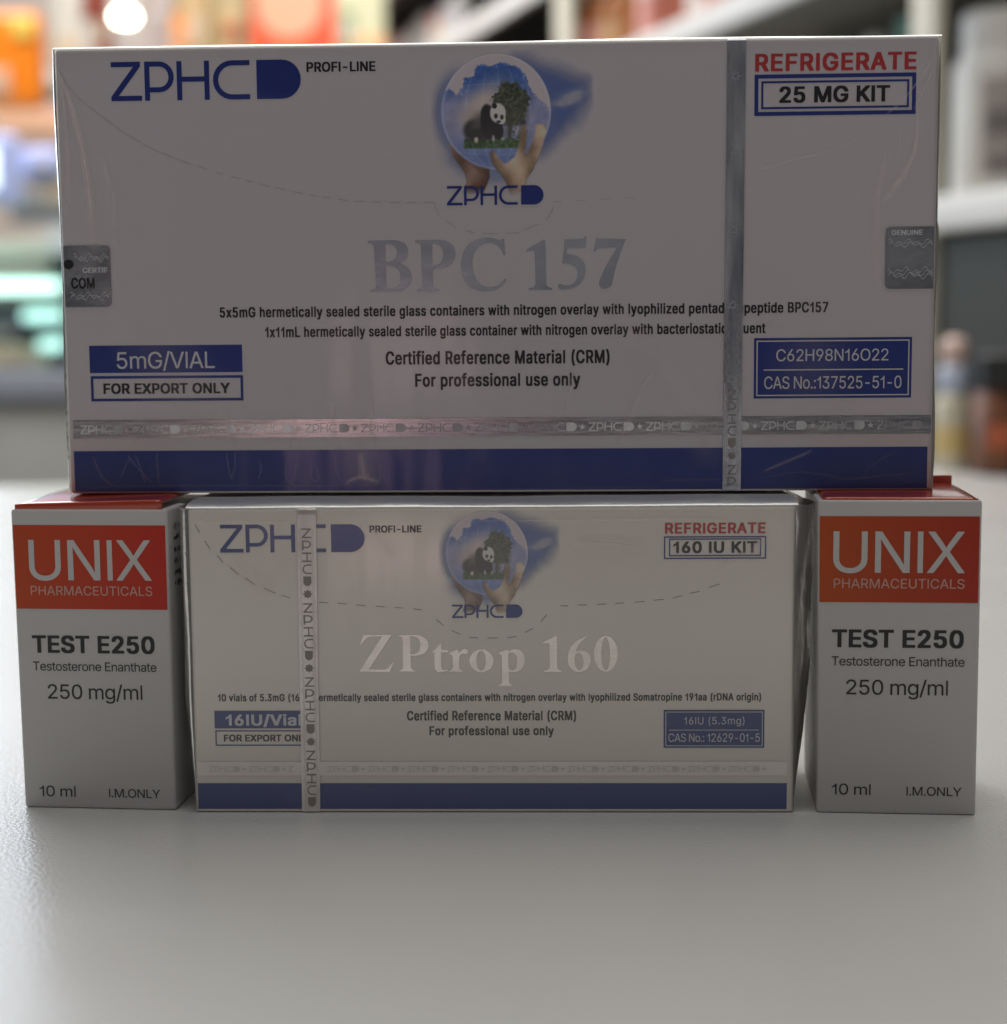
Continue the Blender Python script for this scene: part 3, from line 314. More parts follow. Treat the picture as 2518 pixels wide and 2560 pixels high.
BOLD=''' |111|
-|236|53,84,52,84,51,86,51,120,52,122,53,123,182,123,184,122,184,121,184,86,184,84,183,84
/|140|6,-34,5,-33,4,-31,4,-16,80,248,82,250,84,250,135,250,136,250,136,248,136,236,135,231,59,-32,59,-33,57,-34
0|236|94,-3,80,0,72,3,63,8,53,15,41,28,29,50,23,72,20,93,20,146,24,172,30,192,37,206,46,218,58,229,65,233,77,239,95,243,141,243,148,242,157,240,162,238,172,233,180,228,189,219,193,214,201,202,205,194,212,171,215,154,215,147,216,143,216,95,215,92,214,79,211,64,204,44,198,32,194,27,190,22,179,11,169,5,157,0,142,-3;116,40,108,43,99,50,92,59,84,75,80,90,78,100,78,105,77,109,77,131,79,146,83,163,86,170,92,181,98,189,103,193,111,198,118,201,121,200,129,197,136,191,145,180,149,172,155,155,157,145,158,132,159,129,159,112,157,95,155,85,151,73,145,60,138,51,134,47,127,42,121,40
1|177|24,178,24,130,86,169,86,0,143,0,143,240,97,240,89,222,54,192
2|236|29,0,28,1,27,2,28,36,115,123,129,138,140,152,145,162,147,169,147,175,146,179,140,188,132,196,122,200,116,202,110,199,103,196,98,192,94,187,89,179,86,173,85,161,30,160,29,161,28,163,28,183,31,197,36,209,43,218,54,228,58,231,70,237,78,240,87,242,95,243,142,243,157,240,171,234,181,228,191,218,196,211,202,199,205,183,205,161,204,158,204,153,202,145,199,137,192,125,177,106,154,82,113,43,112,41,208,40,209,40,209,38,209,1,207,0
5|236|90,-3,70,2,58,8,46,16,38,24,33,30,30,36,26,48,25,56,26,73,28,73,82,73,83,72,83,68,85,62,91,53,98,47,102,44,112,40,116,39,122,41,131,45,138,51,142,55,148,66,151,76,151,82,147,94,144,100,138,107,135,111,127,116,115,121,112,121,102,118,92,113,85,109,55,109,43,111,37,111,30,112,29,132,30,135,30,140,31,143,31,149,32,151,32,157,33,160,33,165,34,168,34,174,35,177,35,182,38,201,38,207,39,210,42,239,43,240,45,240,197,240,198,239,198,238,198,202,198,200,98,200,96,198,95,194,92,164,93,162,94,162,97,162,143,162,155,160,166,156,175,152,184,145,189,140,198,129,204,118,209,98,209,61,206,47,202,38,194,25,185,16,173,8,161,2,152,-1,140,-3
6|236|93,-3,83,-1,74,2,64,7,50,16,43,24,38,30,31,45,29,52,27,63,27,94,30,109,39,131,49,148,66,172,116,239,119,240,176,240,177,239,177,238,177,225,126,155,126,154,128,154,146,154,158,152,167,149,175,145,186,138,195,128,199,122,204,112,208,96,208,60,206,48,203,40,200,34,192,23,180,12,176,9,165,3,154,-1,142,-3;116,39,108,42,100,47,94,55,88,63,85,72,85,77,85,83,88,91,95,102,102,108,109,112,118,115,123,114,129,111,133,109,141,101,148,90,150,83,151,76,149,67,147,62,139,51,134,46,127,42,120,39
A|249|7,0,5,1,5,15,7,22,92,239,93,240,95,240,155,240,157,237,160,229,243,17,243,1,241,0,186,0,184,1,163,55,160,61,159,63,91,63,89,62,88,61,71,15,65,0;106,103,105,104,104,105,123,155,124,156,125,155,144,104,142,103
C|263|111,-3,100,-1,88,2,69,11,62,15,58,18,43,31,35,42,28,54,21,72,19,79,16,102,16,138,17,141,18,154,21,168,30,190,37,201,44,210,57,221,62,225,69,229,83,236,99,241,113,243,163,243,184,239,199,233,212,225,217,222,227,213,232,207,236,201,241,192,246,180,248,170,248,154,246,154,191,154,190,155,186,165,178,179,169,187,164,191,150,198,138,201,123,197,115,193,104,186,92,173,83,160,78,147,76,139,74,125,74,115,76,102,78,93,81,85,86,75,96,61,103,55,115,47,121,44,137,39,152,43,162,48,169,53,177,60,182,67,187,76,190,85,192,86,248,86,248,84,248,70,246,60,243,52,236,39,228,29,217,18,206,11,199,7,187,2,180,0,163,-3
E|220|27,0,26,1,25,2,26,239,28,240,201,240,201,238,201,202,201,200,200,200,87,200,85,199,84,144,85,142,192,141,193,141,193,139,193,104,193,102,191,101,85,101,84,99,84,43,85,41,87,40,201,40,202,40,202,38,202,1,200,0
F|216|27,0,26,1,25,2,26,239,28,240,199,240,199,238,199,202,199,200,198,200,87,200,85,199,84,197,85,138,87,138,187,138,188,137,188,135,188,98,186,98,85,97,84,95,84,1,82,0
G|268|112,-3,100,-1,88,2,74,8,59,16,50,24,42,33,33,45,27,56,21,72,19,80,16,103,16,138,17,141,18,154,21,168,26,182,33,195,39,203,46,212,55,220,63,226,79,235,94,240,112,243,162,243,183,239,200,232,213,225,226,214,234,204,242,191,247,178,249,169,249,154,247,154,191,154,189,155,187,162,182,171,178,177,172,184,164,190,154,195,142,200,137,201,125,198,113,192,105,187,95,178,92,173,83,160,78,147,76,139,74,125,74,115,76,102,78,93,84,78,88,72,96,61,103,55,112,49,121,44,129,42,139,39,151,43,163,48,171,54,176,59,184,69,187,75,191,87,191,88,189,88,131,89,130,90,130,126,131,128,250,128,251,128,251,126,251,90,250,87,250,75,249,69,246,57,239,42,234,34,225,24,212,13,196,5,185,1,164,-3
H|266|27,0,26,1,25,2,26,239,28,240,82,240,84,239,84,145,85,143,180,142,182,143,182,145,183,239,185,240,241,240,241,238,241,1,239,0,185,0,183,1,182,100,182,102,87,102,85,102,84,100,84,1,82,0
I|107|25,0,82,0,82,240,25,240
K|243|27,0,26,1,25,2,26,239,28,240,82,240,84,239,84,158,85,156,86,156,169,240,236,240,236,238,236,226,235,224,189,178,187,175,175,164,173,161,161,150,159,147,147,135,147,134,236,16,236,1,234,0,175,0,173,1,105,90,103,91,86,76,84,73,84,1,82,0
L|208|27,0,26,1,25,2,25,239,26,240,28,240,83,240,84,239,84,238,84,42,85,41,87,40,194,40,195,40,195,38,195,1,195,0,193,0
M|319|27,0,26,1,25,2,25,238,26,240,95,240,97,239,156,96,160,90,163,96,222,239,225,240,291,240,293,239,293,2,293,0,238,0,236,0,235,1,235,113,234,113,222,87,188,3,186,0,135,0,132,1,86,109,85,111,84,112,83,1,83,0,81,0
N|269|27,0,26,1,25,2,26,239,28,240,88,240,90,239,178,108,183,102,185,101,185,239,186,240,188,240,244,240,244,238,244,1,242,0,182,0,180,1,90,133,86,138,85,139,84,1,84,0,82,0
O|274|111,-3,100,-1,88,2,69,11,62,15,57,19,44,30,37,39,29,52,25,60,20,75,18,86,17,99,16,102,16,138,17,141,18,154,22,171,30,190,40,205,45,210,57,221,65,227,82,236,99,241,113,243,162,243,180,240,192,236,202,231,218,221,229,210,236,202,242,193,249,179,252,170,256,152,257,144,257,133,258,129,258,111,257,107,257,95,255,82,252,70,246,55,241,45,234,35,229,30,218,19,206,11,187,2,170,-2,162,-3;136,40,123,43,115,47,109,51,104,54,97,61,89,70,83,80,78,93,75,107,75,112,74,115,74,124,76,138,81,155,85,164,96,178,104,186,115,193,123,197,138,201,149,198,160,193,171,186,178,179,182,174,187,166,195,150,199,132,200,119,198,103,194,88,186,72,179,62,171,54,160,47,143,41
P|232|27,0,26,1,25,2,26,239,28,240,147,240,150,239,155,239,169,236,183,230,194,223,203,214,207,209,213,197,217,182,217,177,218,173,218,150,217,146,217,140,213,125,207,114,202,107,191,97,183,92,173,87,167,86,149,82,85,82,84,80,84,1,82,0;86,122,85,122,84,124,85,199,87,200,118,200,134,196,145,189,149,185,154,179,157,172,159,164,159,159,157,150,154,144,150,138,144,132,137,128,126,124,111,122
R|234|27,0,26,1,25,2,26,239,28,240,147,240,161,238,173,235,186,229,192,226,199,220,205,213,211,204,215,195,218,180,218,147,216,135,213,127,208,118,202,110,196,104,182,96,181,94,227,15,227,1,225,0,164,0,116,84,114,87,112,87,87,87,85,87,84,85,84,1,82,0;86,128,85,128,84,130,85,199,87,200,118,200,135,196,145,190,151,184,154,180,156,177,159,166,159,160,158,155,155,149,151,143,145,137,141,134,128,130,111,128
S|233|89,-3,72,-1,58,4,44,11,40,14,30,23,23,32,20,38,17,46,15,57,16,74,18,75,74,75,75,73,76,65,80,58,83,54,89,49,100,42,108,40,117,38,123,39,132,42,142,46,147,50,152,55,155,59,159,67,159,71,153,81,146,86,141,89,121,96,79,107,63,113,46,121,42,125,33,133,29,137,25,145,22,155,22,163,21,166,21,178,22,181,22,189,24,198,29,209,34,215,41,222,56,232,64,236,76,240,94,243,143,243,165,239,179,233,191,225,200,217,206,210,210,202,214,187,214,169,214,167,158,167,156,168,154,177,150,184,142,192,130,198,118,202,111,200,103,198,91,190,83,181,81,178,81,173,84,165,92,158,99,154,122,146,158,137,172,132,188,124,199,117,203,113,213,100,217,87,218,78,218,60,216,45,211,33,206,25,201,20,193,13,186,9,172,2,157,-2,144,-4
T|234|90,0,89,1,88,2,88,198,88,199,86,200,13,200,12,202,13,239,15,240,222,240,222,238,222,202,222,200,149,200,147,199,146,198,146,1,144,0
U|266|111,-3,102,-3,81,2,68,8,59,13,55,16,45,25,41,30,35,38,29,51,26,64,26,71,25,75,26,239,28,240,82,240,84,239,84,86,85,80,88,71,92,63,100,54,107,49,116,44,125,41,134,39,148,43,154,45,165,53,174,63,178,71,181,81,182,87,183,239,185,240,241,240,241,238,241,74,240,70,240,64,238,54,231,38,222,26,212,16,199,8,186,2,175,-1,156,-4
V|249|95,0,93,1,90,7,7,218,5,225,6,239,8,240,63,240,65,239,115,109,124,85,125,83,126,84,127,87,183,239,186,240,243,240,243,238,243,223,157,1,156,0,154,0
X|246|8,0,7,1,6,2,6,15,7,17,86,122,84,126,12,225,12,239,14,240,74,240,77,237,122,174,124,173,173,240,176,240,235,240,235,238,235,226,234,223,168,135,162,126,161,123,240,15,240,1,238,0,177,0,141,48,125,72,123,73,69,1,67,0
Y|245|95,0,94,1,93,2,93,92,6,223,5,226,6,239,8,240,66,240,69,239,114,169,123,158,125,160,177,239,179,240,239,240,239,238,239,225,238,222,151,91,151,1,149,0
a|206|64,-3,53,-2,38,4,30,9,22,16,17,23,13,32,11,45,11,66,14,80,18,88,23,93,30,98,39,103,53,108,63,110,81,112,86,113,116,117,123,119,126,122,126,124,124,130,121,135,117,139,109,143,102,144,93,141,84,136,79,131,72,121,44,121,17,129,16,143,20,150,28,163,39,171,45,175,53,179,71,184,79,185,128,185,140,183,154,178,165,171,172,165,176,159,180,151,183,140,184,132,184,1,184,0,182,0,126,0,116,-3,108,-4;91,37,81,41,75,45,71,49,70,53,70,57,72,60,80,66,91,71,105,74,119,76,127,76,127,72,124,60,116,49,109,44,104,41,94,37
h|216|24,0,23,1,22,2,22,239,23,240,25,240,78,240,79,239,79,238,79,183,80,181,82,181,89,183,96,185,142,185,153,183,161,180,171,174,181,165,188,153,191,145,193,134,193,1,193,0,191,0,140,0,138,1,137,106,136,114,134,122,127,134,119,140,110,143,101,140,90,133,83,122,80,114,79,108,79,1,77,0
i|101|24,0,23,1,22,2,22,181,23,182,25,183,78,183,79,182,79,180,79,1,79,0,77,0;32,196,27,198,23,201,19,205,17,210,17,233,22,241,28,245,34,247,69,247,75,244,79,241,83,237,85,228,85,213,83,206,80,202,75,198,69,196
l|102|25,0,77,0,77,240,25,240'''
COND=''' |113|
(|153|80,-43,75,-35,64,-14,58,0,48,28,43,50,40,69,40,78,39,80,39,117,40,120,41,138,44,156,51,186,61,216,68,230,80,252,82,253,136,253,138,252,138,241,122,207,113,181,105,151,101,130,100,117,99,114,99,101,98,99,99,96,99,84,101,70,107,43,118,12,127,-9,137,-28,138,-32,138,-41,137,-42,136,-43
)|153|16,-43,15,-41,15,-30,26,-9,35,12,43,34,47,48,51,65,54,86,54,111,50,140,43,171,39,184,29,212,22,228,15,240,15,252,16,253,18,253,72,253,74,252,78,245,85,232,92,216,100,193,109,156,112,137,112,131,113,128,113,118,114,114,114,83,113,80,113,70,110,50,104,25,96,2,87,-18,74,-42,70,-43
.|113|38,-2,30,1,26,4,21,12,20,18,20,31,21,36,24,41,30,47,34,49,40,50,74,50,80,49,84,47,89,42,92,39,93,35,94,29,94,20,92,10,88,4,84,1,76,-2
0|238|94,-3,80,0,72,3,62,8,52,15,41,28,29,51,23,73,20,95,20,144,24,171,30,191,37,205,46,218,58,229,64,233,76,239,94,243,142,243,150,242,158,240,164,238,174,233,182,228,191,219,195,214,203,201,207,193,214,170,217,153,217,145,218,141,218,97,217,94,216,80,213,65,206,44,200,33,196,27,192,22,180,11,170,5,158,0,144,-3;118,36,110,40,101,47,94,56,86,72,82,87,80,98,80,103,79,107,79,133,81,148,85,165,88,173,94,184,100,192,104,196,112,202,120,204,128,200,136,193,145,182,149,175,155,158,157,147,159,130,159,110,157,93,155,82,151,70,145,58,134,45,124,38,120,36
1|179|24,178,24,128,86,169,86,0,145,0,145,240,98,240,89,222,54,192
3|238|88,-3,72,0,56,6,41,15,32,23,26,31,22,39,20,44,18,54,18,69,19,70,20,70,78,70,79,69,79,65,81,60,84,54,92,46,101,40,114,35,124,37,134,42,138,45,144,51,149,59,152,69,152,72,151,78,147,87,142,94,136,99,130,104,124,106,112,109,98,111,74,111,72,112,71,113,71,146,119,198,122,201,122,202,32,203,30,203,30,205,30,239,31,240,32,240,202,240,202,239,203,238,203,207,146,146,144,143,144,142,146,142,158,140,166,138,182,130,194,121,200,115,205,107,210,96,212,85,212,56,208,40,200,28,197,23,188,15,178,8,164,2,148,-2,142,-3
5|238|90,-3,76,0,68,3,58,8,52,12,42,20,33,31,28,41,25,56,26,70,28,70,84,70,85,69,85,65,87,60,94,50,100,44,104,41,114,36,118,36,124,38,131,42,138,48,142,53,148,63,150,69,151,74,151,83,147,96,144,101,138,109,134,112,126,118,114,123,112,123,104,120,94,115,86,111,54,111,42,112,36,112,30,114,29,130,30,133,30,139,31,141,31,147,32,150,32,156,33,159,33,164,34,167,34,173,35,176,35,181,38,200,38,206,39,209,42,239,43,240,44,240,198,240,200,239,200,238,200,205,199,203,100,203,98,201,97,197,97,191,96,188,96,182,93,162,94,161,94,161,146,161,156,159,168,155,176,150,186,144,191,139,200,127,206,116,211,96,211,62,208,48,204,39,196,26,186,16,174,8,162,2,154,-1,142,-3
6|238|92,-3,82,-1,74,2,64,7,57,11,50,16,43,24,38,31,34,39,29,52,27,65,27,92,29,103,33,116,40,131,54,154,116,239,118,240,178,240,179,239,179,228,125,154,125,153,126,152,148,152,160,150,168,147,176,144,188,136,197,126,201,120,206,110,210,94,210,60,208,49,205,40,198,28,188,18,178,9,164,2,156,-1,144,-3;118,36,110,39,102,44,96,52,90,60,87,69,86,77,87,84,90,93,96,103,104,110,112,115,118,117,123,116,132,111,142,102,148,91,150,85,151,80,151,74,149,64,147,60,139,48,134,43,126,38,120,36
7|238|44,0,44,1,43,2,44,12,143,201,142,203,140,203,28,203,26,203,26,205,26,239,28,240,210,240,211,238,211,200,106,1,104,0,102,0
9|238|60,0,60,1,59,2,59,11,60,14,113,86,112,87,110,88,90,88,74,91,70,93,60,97,52,102,43,111,39,116,31,131,27,149,27,178,28,185,32,199,37,208,42,214,45,219,54,227,64,233,74,238,82,241,94,243,142,243,158,240,166,237,172,234,182,228,193,218,200,208,207,193,210,179,210,145,208,135,202,119,193,101,186,90,122,0;118,123,108,128,102,131,98,136,90,148,87,159,86,164,89,177,92,183,96,189,100,194,106,199,116,204,120,204,126,202,133,198,141,190,145,184,149,176,151,167,151,160,149,151,146,144,138,134,128,127,122,124
A|250|6,0,5,1,5,11,7,19,91,239,92,240,94,240,156,240,158,237,162,229,245,14,244,1,242,0,186,0,184,1,163,56,160,62,158,64,92,64,91,63,90,62,73,15,67,0;106,101,105,102,105,104,123,155,124,156,126,155,145,102,144,101,142,101
B|239|26,0,26,1,25,2,26,239,28,240,150,240,164,238,178,234,186,230,192,226,202,217,207,210,212,200,215,184,215,162,211,146,203,135,200,131,192,126,192,125,202,119,212,110,218,100,223,87,224,80,224,54,220,38,215,28,211,23,204,16,194,10,178,4,164,1,158,1,154,0;88,37,86,38,86,40,86,101,87,103,120,104,132,102,138,100,146,95,156,86,162,77,164,70,164,65,162,59,159,54,155,49,150,45,144,42,136,39,124,37;88,140,86,141,86,142,86,200,87,202,118,203,124,202,132,200,140,196,148,189,153,181,155,175,155,171,154,166,150,159,147,155,142,150,130,143,118,140
C|265|110,-3,100,-1,88,2,70,10,62,15,58,18,43,32,31,49,25,61,21,73,18,87,17,100,16,103,16,137,17,140,18,153,21,167,30,189,37,200,44,209,56,221,62,225,68,229,82,236,98,241,112,243,164,243,186,239,200,233,214,225,218,222,228,212,234,206,238,200,243,191,248,179,250,169,250,157,248,156,190,157,189,158,186,168,178,181,168,190,164,194,150,201,138,203,124,200,116,196,107,190,98,181,88,168,83,158,80,149,78,140,76,127,76,114,78,100,83,82,91,67,98,59,106,51,116,44,122,41,138,37,152,40,162,45,168,50,177,58,182,64,187,74,189,82,192,84,248,84,250,82,250,72,248,61,245,53,238,40,230,29,218,18,208,11,200,7,188,2,182,0,164,-3
D|261|26,0,26,1,25,2,26,239,28,240,142,240,146,239,154,239,178,233,194,226,203,220,210,215,222,203,228,194,234,181,239,170,242,158,244,145,244,138,245,135,245,106,244,103,244,96,242,82,239,71,233,56,227,45,220,35,206,23,188,12,170,5,156,2,140,0;88,37,86,38,86,40,86,201,87,202,88,203,110,203,124,201,138,197,152,190,156,187,166,178,173,168,180,153,184,136,185,127,185,114,183,100,178,82,172,71,163,60,154,52,148,48,140,44,132,41,122,39,110,37
F|217|26,0,26,1,25,2,26,239,28,240,200,240,201,238,201,205,200,203,200,203,88,203,87,202,86,200,86,137,88,136,188,136,190,136,190,134,190,100,188,99,87,99,86,97,86,1,84,0
G|269|112,-3,100,-1,88,2,77,6,66,12,52,22,47,27,36,40,32,47,26,59,21,73,17,93,17,100,16,103,16,137,17,140,18,153,21,167,26,181,33,195,38,203,46,212,54,220,63,226,80,235,94,240,112,243,164,243,184,239,198,234,214,224,222,218,232,207,241,196,246,185,251,168,250,157,248,156,190,156,189,158,187,164,182,174,178,180,172,187,164,193,154,199,142,203,134,203,126,201,114,195,107,190,97,180,94,176,85,162,80,149,78,141,76,127,76,113,78,100,80,91,86,76,90,69,98,59,105,52,114,46,122,41,130,38,140,37,150,39,162,45,170,51,176,55,184,66,186,71,191,83,192,88,191,89,190,90,131,90,130,92,130,124,131,126,252,127,252,126,253,124,253,92,252,88,252,77,251,70,248,58,241,42,236,34,227,24,214,14,198,5,186,1,166,-3
H|268|26,0,26,1,25,2,26,239,28,240,84,240,86,239,86,143,87,141,180,141,181,141,182,143,182,239,184,240,242,240,243,238,242,1,240,0,184,0,182,1,182,101,181,103,88,104,87,103,86,101,86,1,84,0
I|109|25,0,84,0,84,240,25,240
L|209|26,0,26,1,25,2,25,239,26,240,28,240,84,240,86,239,86,238,86,39,87,38,88,37,196,37,196,37,197,35,197,1,196,0,194,0
M|320|26,0,26,1,25,2,25,238,26,240,96,240,98,239,158,94,160,91,163,94,222,239,224,240,292,240,294,239,295,2,294,0,238,0,236,1,234,110,234,109,232,107,194,13,190,3,188,0,134,0,132,1,88,106,86,108,86,109,84,1,82,0
N|271|26,0,26,1,25,2,26,239,28,240,90,240,92,239,180,106,184,102,184,102,185,239,186,240,188,240,245,240,246,238,246,1,244,0,182,0,180,1,90,135,88,138,86,138,86,1,85,0,84,0
P|234|26,0,26,1,25,2,26,239,28,240,148,240,162,238,174,235,184,230,190,226,196,223,204,215,209,208,215,197,219,181,219,176,220,172,220,152,219,148,219,142,215,127,209,116,205,110,194,99,186,95,174,89,164,86,150,84,87,83,86,81,86,1,84,0;88,120,86,121,86,122,86,202,88,203,118,203,134,199,144,193,149,188,154,181,157,175,159,166,159,158,157,149,154,142,150,137,144,131,136,126,126,122,110,120
R|236|26,0,26,1,25,2,26,239,28,240,148,240,162,238,174,235,188,229,194,225,201,220,207,213,213,203,217,194,220,179,220,149,218,138,215,129,208,117,204,112,198,106,192,102,182,97,181,95,229,12,228,1,226,0,164,0,116,85,114,88,112,89,88,89,87,88,86,86,86,1,84,0;88,126,86,126,86,128,86,202,88,203,118,203,134,199,144,193,151,187,155,181,158,174,160,164,159,159,157,151,151,141,144,135,140,133,128,128,112,126
S|235|88,-4,72,-1,58,4,44,11,40,14,30,23,23,33,20,39,17,47,15,58,16,72,18,72,76,72,77,70,78,62,82,55,85,51,90,46,98,41,106,37,114,35,120,35,132,38,142,43,151,51,155,56,158,61,159,68,159,72,152,82,146,87,138,91,120,98,72,111,54,118,41,127,32,136,29,140,25,147,22,158,21,178,22,180,22,188,24,198,29,208,34,214,40,222,56,232,64,236,76,240,94,243,144,243,166,239,178,234,189,228,194,225,201,218,206,212,212,201,215,191,216,185,216,172,215,170,158,170,156,171,154,180,150,187,142,195,130,202,118,205,112,204,104,200,92,193,89,190,83,180,82,176,82,172,86,164,94,157,102,152,124,144,160,135,174,130,190,123,201,115,206,109,215,98,219,84,220,76,220,60,218,46,213,34,208,26,202,20,194,13,188,9,174,2,158,-2,146,-4
U|268|110,-4,102,-3,80,2,68,8,59,13,54,16,45,25,40,31,35,39,29,52,26,65,26,72,25,76,26,239,28,240,84,240,86,239,86,83,87,78,90,68,94,60,102,51,108,46,118,40,126,37,132,36,136,36,142,37,150,40,154,42,165,50,174,60,178,68,181,79,182,84,182,239,184,240,242,240,243,238,243,75,242,71,242,65,240,55,233,39,224,26,214,16,200,8,188,2,176,-1,158,-4
a|208|64,-4,52,-2,38,4,30,10,22,17,17,23,13,33,11,46,11,63,14,78,18,85,23,91,30,96,38,101,52,105,62,108,80,110,86,111,116,115,122,117,125,120,126,121,126,126,124,132,120,137,117,140,110,145,104,147,94,144,86,138,80,133,74,123,44,123,17,131,16,133,16,141,19,149,28,161,38,170,44,174,52,178,70,183,78,184,130,184,142,182,156,177,167,170,174,164,178,158,182,150,185,139,186,130,186,1,185,0,184,0,128,0,118,-3,110,-4;92,34,82,37,78,41,73,46,71,53,74,60,82,67,92,72,106,75,120,77,126,77,127,70,126,63,124,57,120,51,114,44,106,38,100,36
b|224|98,-4,80,0,24,0,23,0,22,1,22,238,22,239,24,240,80,240,81,238,82,181,96,184,144,184,156,182,164,179,170,176,180,170,190,160,198,150,203,140,206,133,208,125,211,108,211,73,208,56,205,45,197,29,192,22,184,14,174,7,166,2,158,-1,140,-4;116,35,108,37,102,41,95,48,91,53,86,62,83,71,81,80,80,92,83,111,89,125,94,132,102,140,110,144,116,146,118,145,126,142,132,138,136,134,142,126,146,119,149,110,152,91,151,87,151,81,148,68,144,60,140,52,136,47,130,41,122,36
c|211|88,-4,80,-3,68,0,54,6,49,9,44,12,34,22,26,33,21,42,16,58,14,67,14,74,13,78,13,103,14,107,14,113,17,127,20,136,27,149,31,155,42,166,54,174,64,179,72,182,84,184,136,184,148,182,156,179,166,174,176,168,184,160,188,156,197,139,196,124,172,118,142,118,139,120,135,129,131,134,122,141,116,144,110,146,104,145,98,141,89,134,83,126,78,117,73,97,73,83,76,69,81,58,87,49,96,40,102,37,108,35,112,35,116,36,128,44,136,53,140,63,142,64,172,64,197,58,198,56,198,45,196,39,191,29,186,22,182,18,170,9,158,2,146,-2,132,-4
d|224|82,-4,74,-3,62,1,52,6,44,11,34,20,30,25,25,33,20,43,16,57,13,78,13,104,14,108,14,114,16,125,20,138,27,151,36,162,42,168,50,174,62,180,80,184,128,184,142,181,144,181,144,238,145,240,200,240,202,239,202,238,202,1,201,0,200,0,148,0,144,1,134,-3,124,-4;106,36,98,39,90,45,83,54,79,61,76,69,73,83,73,98,75,109,78,118,81,124,87,133,92,137,100,143,106,145,108,146,112,145,118,143,126,137,134,127,139,118,142,108,144,95,144,88,141,70,138,61,132,51,126,44,118,38,110,35
e|215|90,-4,82,-3,72,-1,62,2,54,6,44,13,33,23,27,31,20,44,17,53,15,61,13,76,13,103,14,106,14,113,17,127,20,136,27,149,35,160,44,168,52,173,60,178,72,182,84,184,134,184,146,182,154,179,170,171,182,160,191,148,198,132,201,119,201,113,202,109,202,77,200,76,76,76,74,75,74,73,76,65,80,57,84,51,93,42,100,38,110,34,116,35,122,37,129,41,136,50,142,59,144,59,170,59,196,53,199,51,199,40,195,30,188,20,180,13,176,10,164,3,148,-2,134,-4;76,111,75,113,77,119,81,126,88,135,100,143,108,146,118,143,122,140,130,133,135,126,138,120,140,112,140,111,138,110
f|144|36,0,36,1,35,2,35,145,34,146,32,147,2,147,0,147,0,180,1,181,2,182,32,182,34,183,35,211,38,223,40,227,46,235,53,240,58,244,68,247,80,250,124,249,140,246,141,244,141,232,134,212,132,211,104,210,100,208,97,203,94,194,94,183,96,182,132,182,134,181,135,149,134,147,134,147,96,147,95,146,94,145,94,1,93,0,92,0
g|225|84,-67,70,-66,56,-62,46,-57,36,-49,26,-40,21,-32,21,-21,22,-20,44,-7,74,-7,76,-8,81,-15,88,-22,96,-26,106,-30,112,-30,122,-27,128,-24,136,-17,141,-9,144,4,142,6,132,3,124,2,86,2,76,3,60,7,52,11,44,16,36,22,26,35,20,46,16,58,14,68,14,75,13,79,13,105,14,108,15,120,20,138,27,151,32,158,40,166,52,175,62,180,68,182,80,184,130,184,144,180,148,182,202,182,202,181,203,180,203,-8,201,-21,198,-31,190,-43,180,-52,174,-57,162,-62,152,-65,134,-68;106,40,100,43,92,48,86,54,81,60,78,66,74,80,73,86,73,99,75,110,77,116,80,122,84,129,90,136,96,140,103,144,108,146,114,145,124,139,130,133,135,126,139,119,143,104,144,99,144,87,142,75,139,66,132,55,128,50,120,44,110,40
h|217|24,0,22,1,22,2,22,239,23,240,24,240,80,240,80,239,81,238,82,181,84,181,96,184,144,184,154,182,162,179,172,173,182,164,190,152,193,143,195,132,195,1,194,0,192,0,140,0,138,1,137,108,136,116,134,124,127,136,118,143,110,146,102,143,92,135,87,128,84,122,81,111,80,1,78,0
i|103|24,0,22,1,22,2,22,180,23,181,24,182,80,182,80,181,81,180,81,1,80,0,78,0;32,199,26,201,22,204,19,208,17,213,17,233,19,238,22,242,28,245,32,247,70,247,76,244,82,240,85,237,87,229,87,218,85,209,80,204,76,201,70,199
l|104|25,0,79,0,79,240,25,240
m|312|24,0,22,1,22,2,22,180,23,181,80,182,94,185,138,185,150,181,156,179,164,173,178,181,194,185,240,185,254,182,264,177,268,174,279,164,285,154,288,145,290,131,290,2,289,0,234,0,232,1,231,119,228,131,224,136,218,142,212,145,210,146,208,145,201,142,196,139,192,133,188,127,185,115,184,1,182,0,127,0,126,2,126,123,123,132,118,139,110,144,106,146,97,141,88,133,84,126,81,116,80,1,78,0
n|217|24,0,22,1,22,2,22,181,24,182,78,182,82,180,94,184,144,184,160,180,166,177,174,172,182,164,188,156,193,143,195,133,194,1,192,0,140,0,138,1,137,108,136,116,134,124,127,136,118,143,110,146,102,143,92,135,87,128,84,122,81,111,80,1,78,0
o|220|88,-4,80,-3,68,0,54,6,49,9,44,12,34,22,26,33,21,42,16,58,14,67,14,74,13,78,13,103,14,107,14,113,17,127,20,136,27,149,31,155,42,166,54,174,64,179,72,182,84,184,136,184,148,182,156,179,166,174,172,170,184,160,193,149,199,138,203,127,206,112,206,105,207,102,207,79,205,62,199,42,194,33,186,22,175,12,166,6,158,2,146,-2,132,-4;108,35,102,37,96,41,87,49,82,56,77,66,74,78,73,84,73,97,78,117,86,129,92,137,98,141,106,145,110,146,118,144,127,138,131,134,137,126,142,117,146,102,147,97,147,83,142,63,137,54,134,50,124,41,120,38,112,35
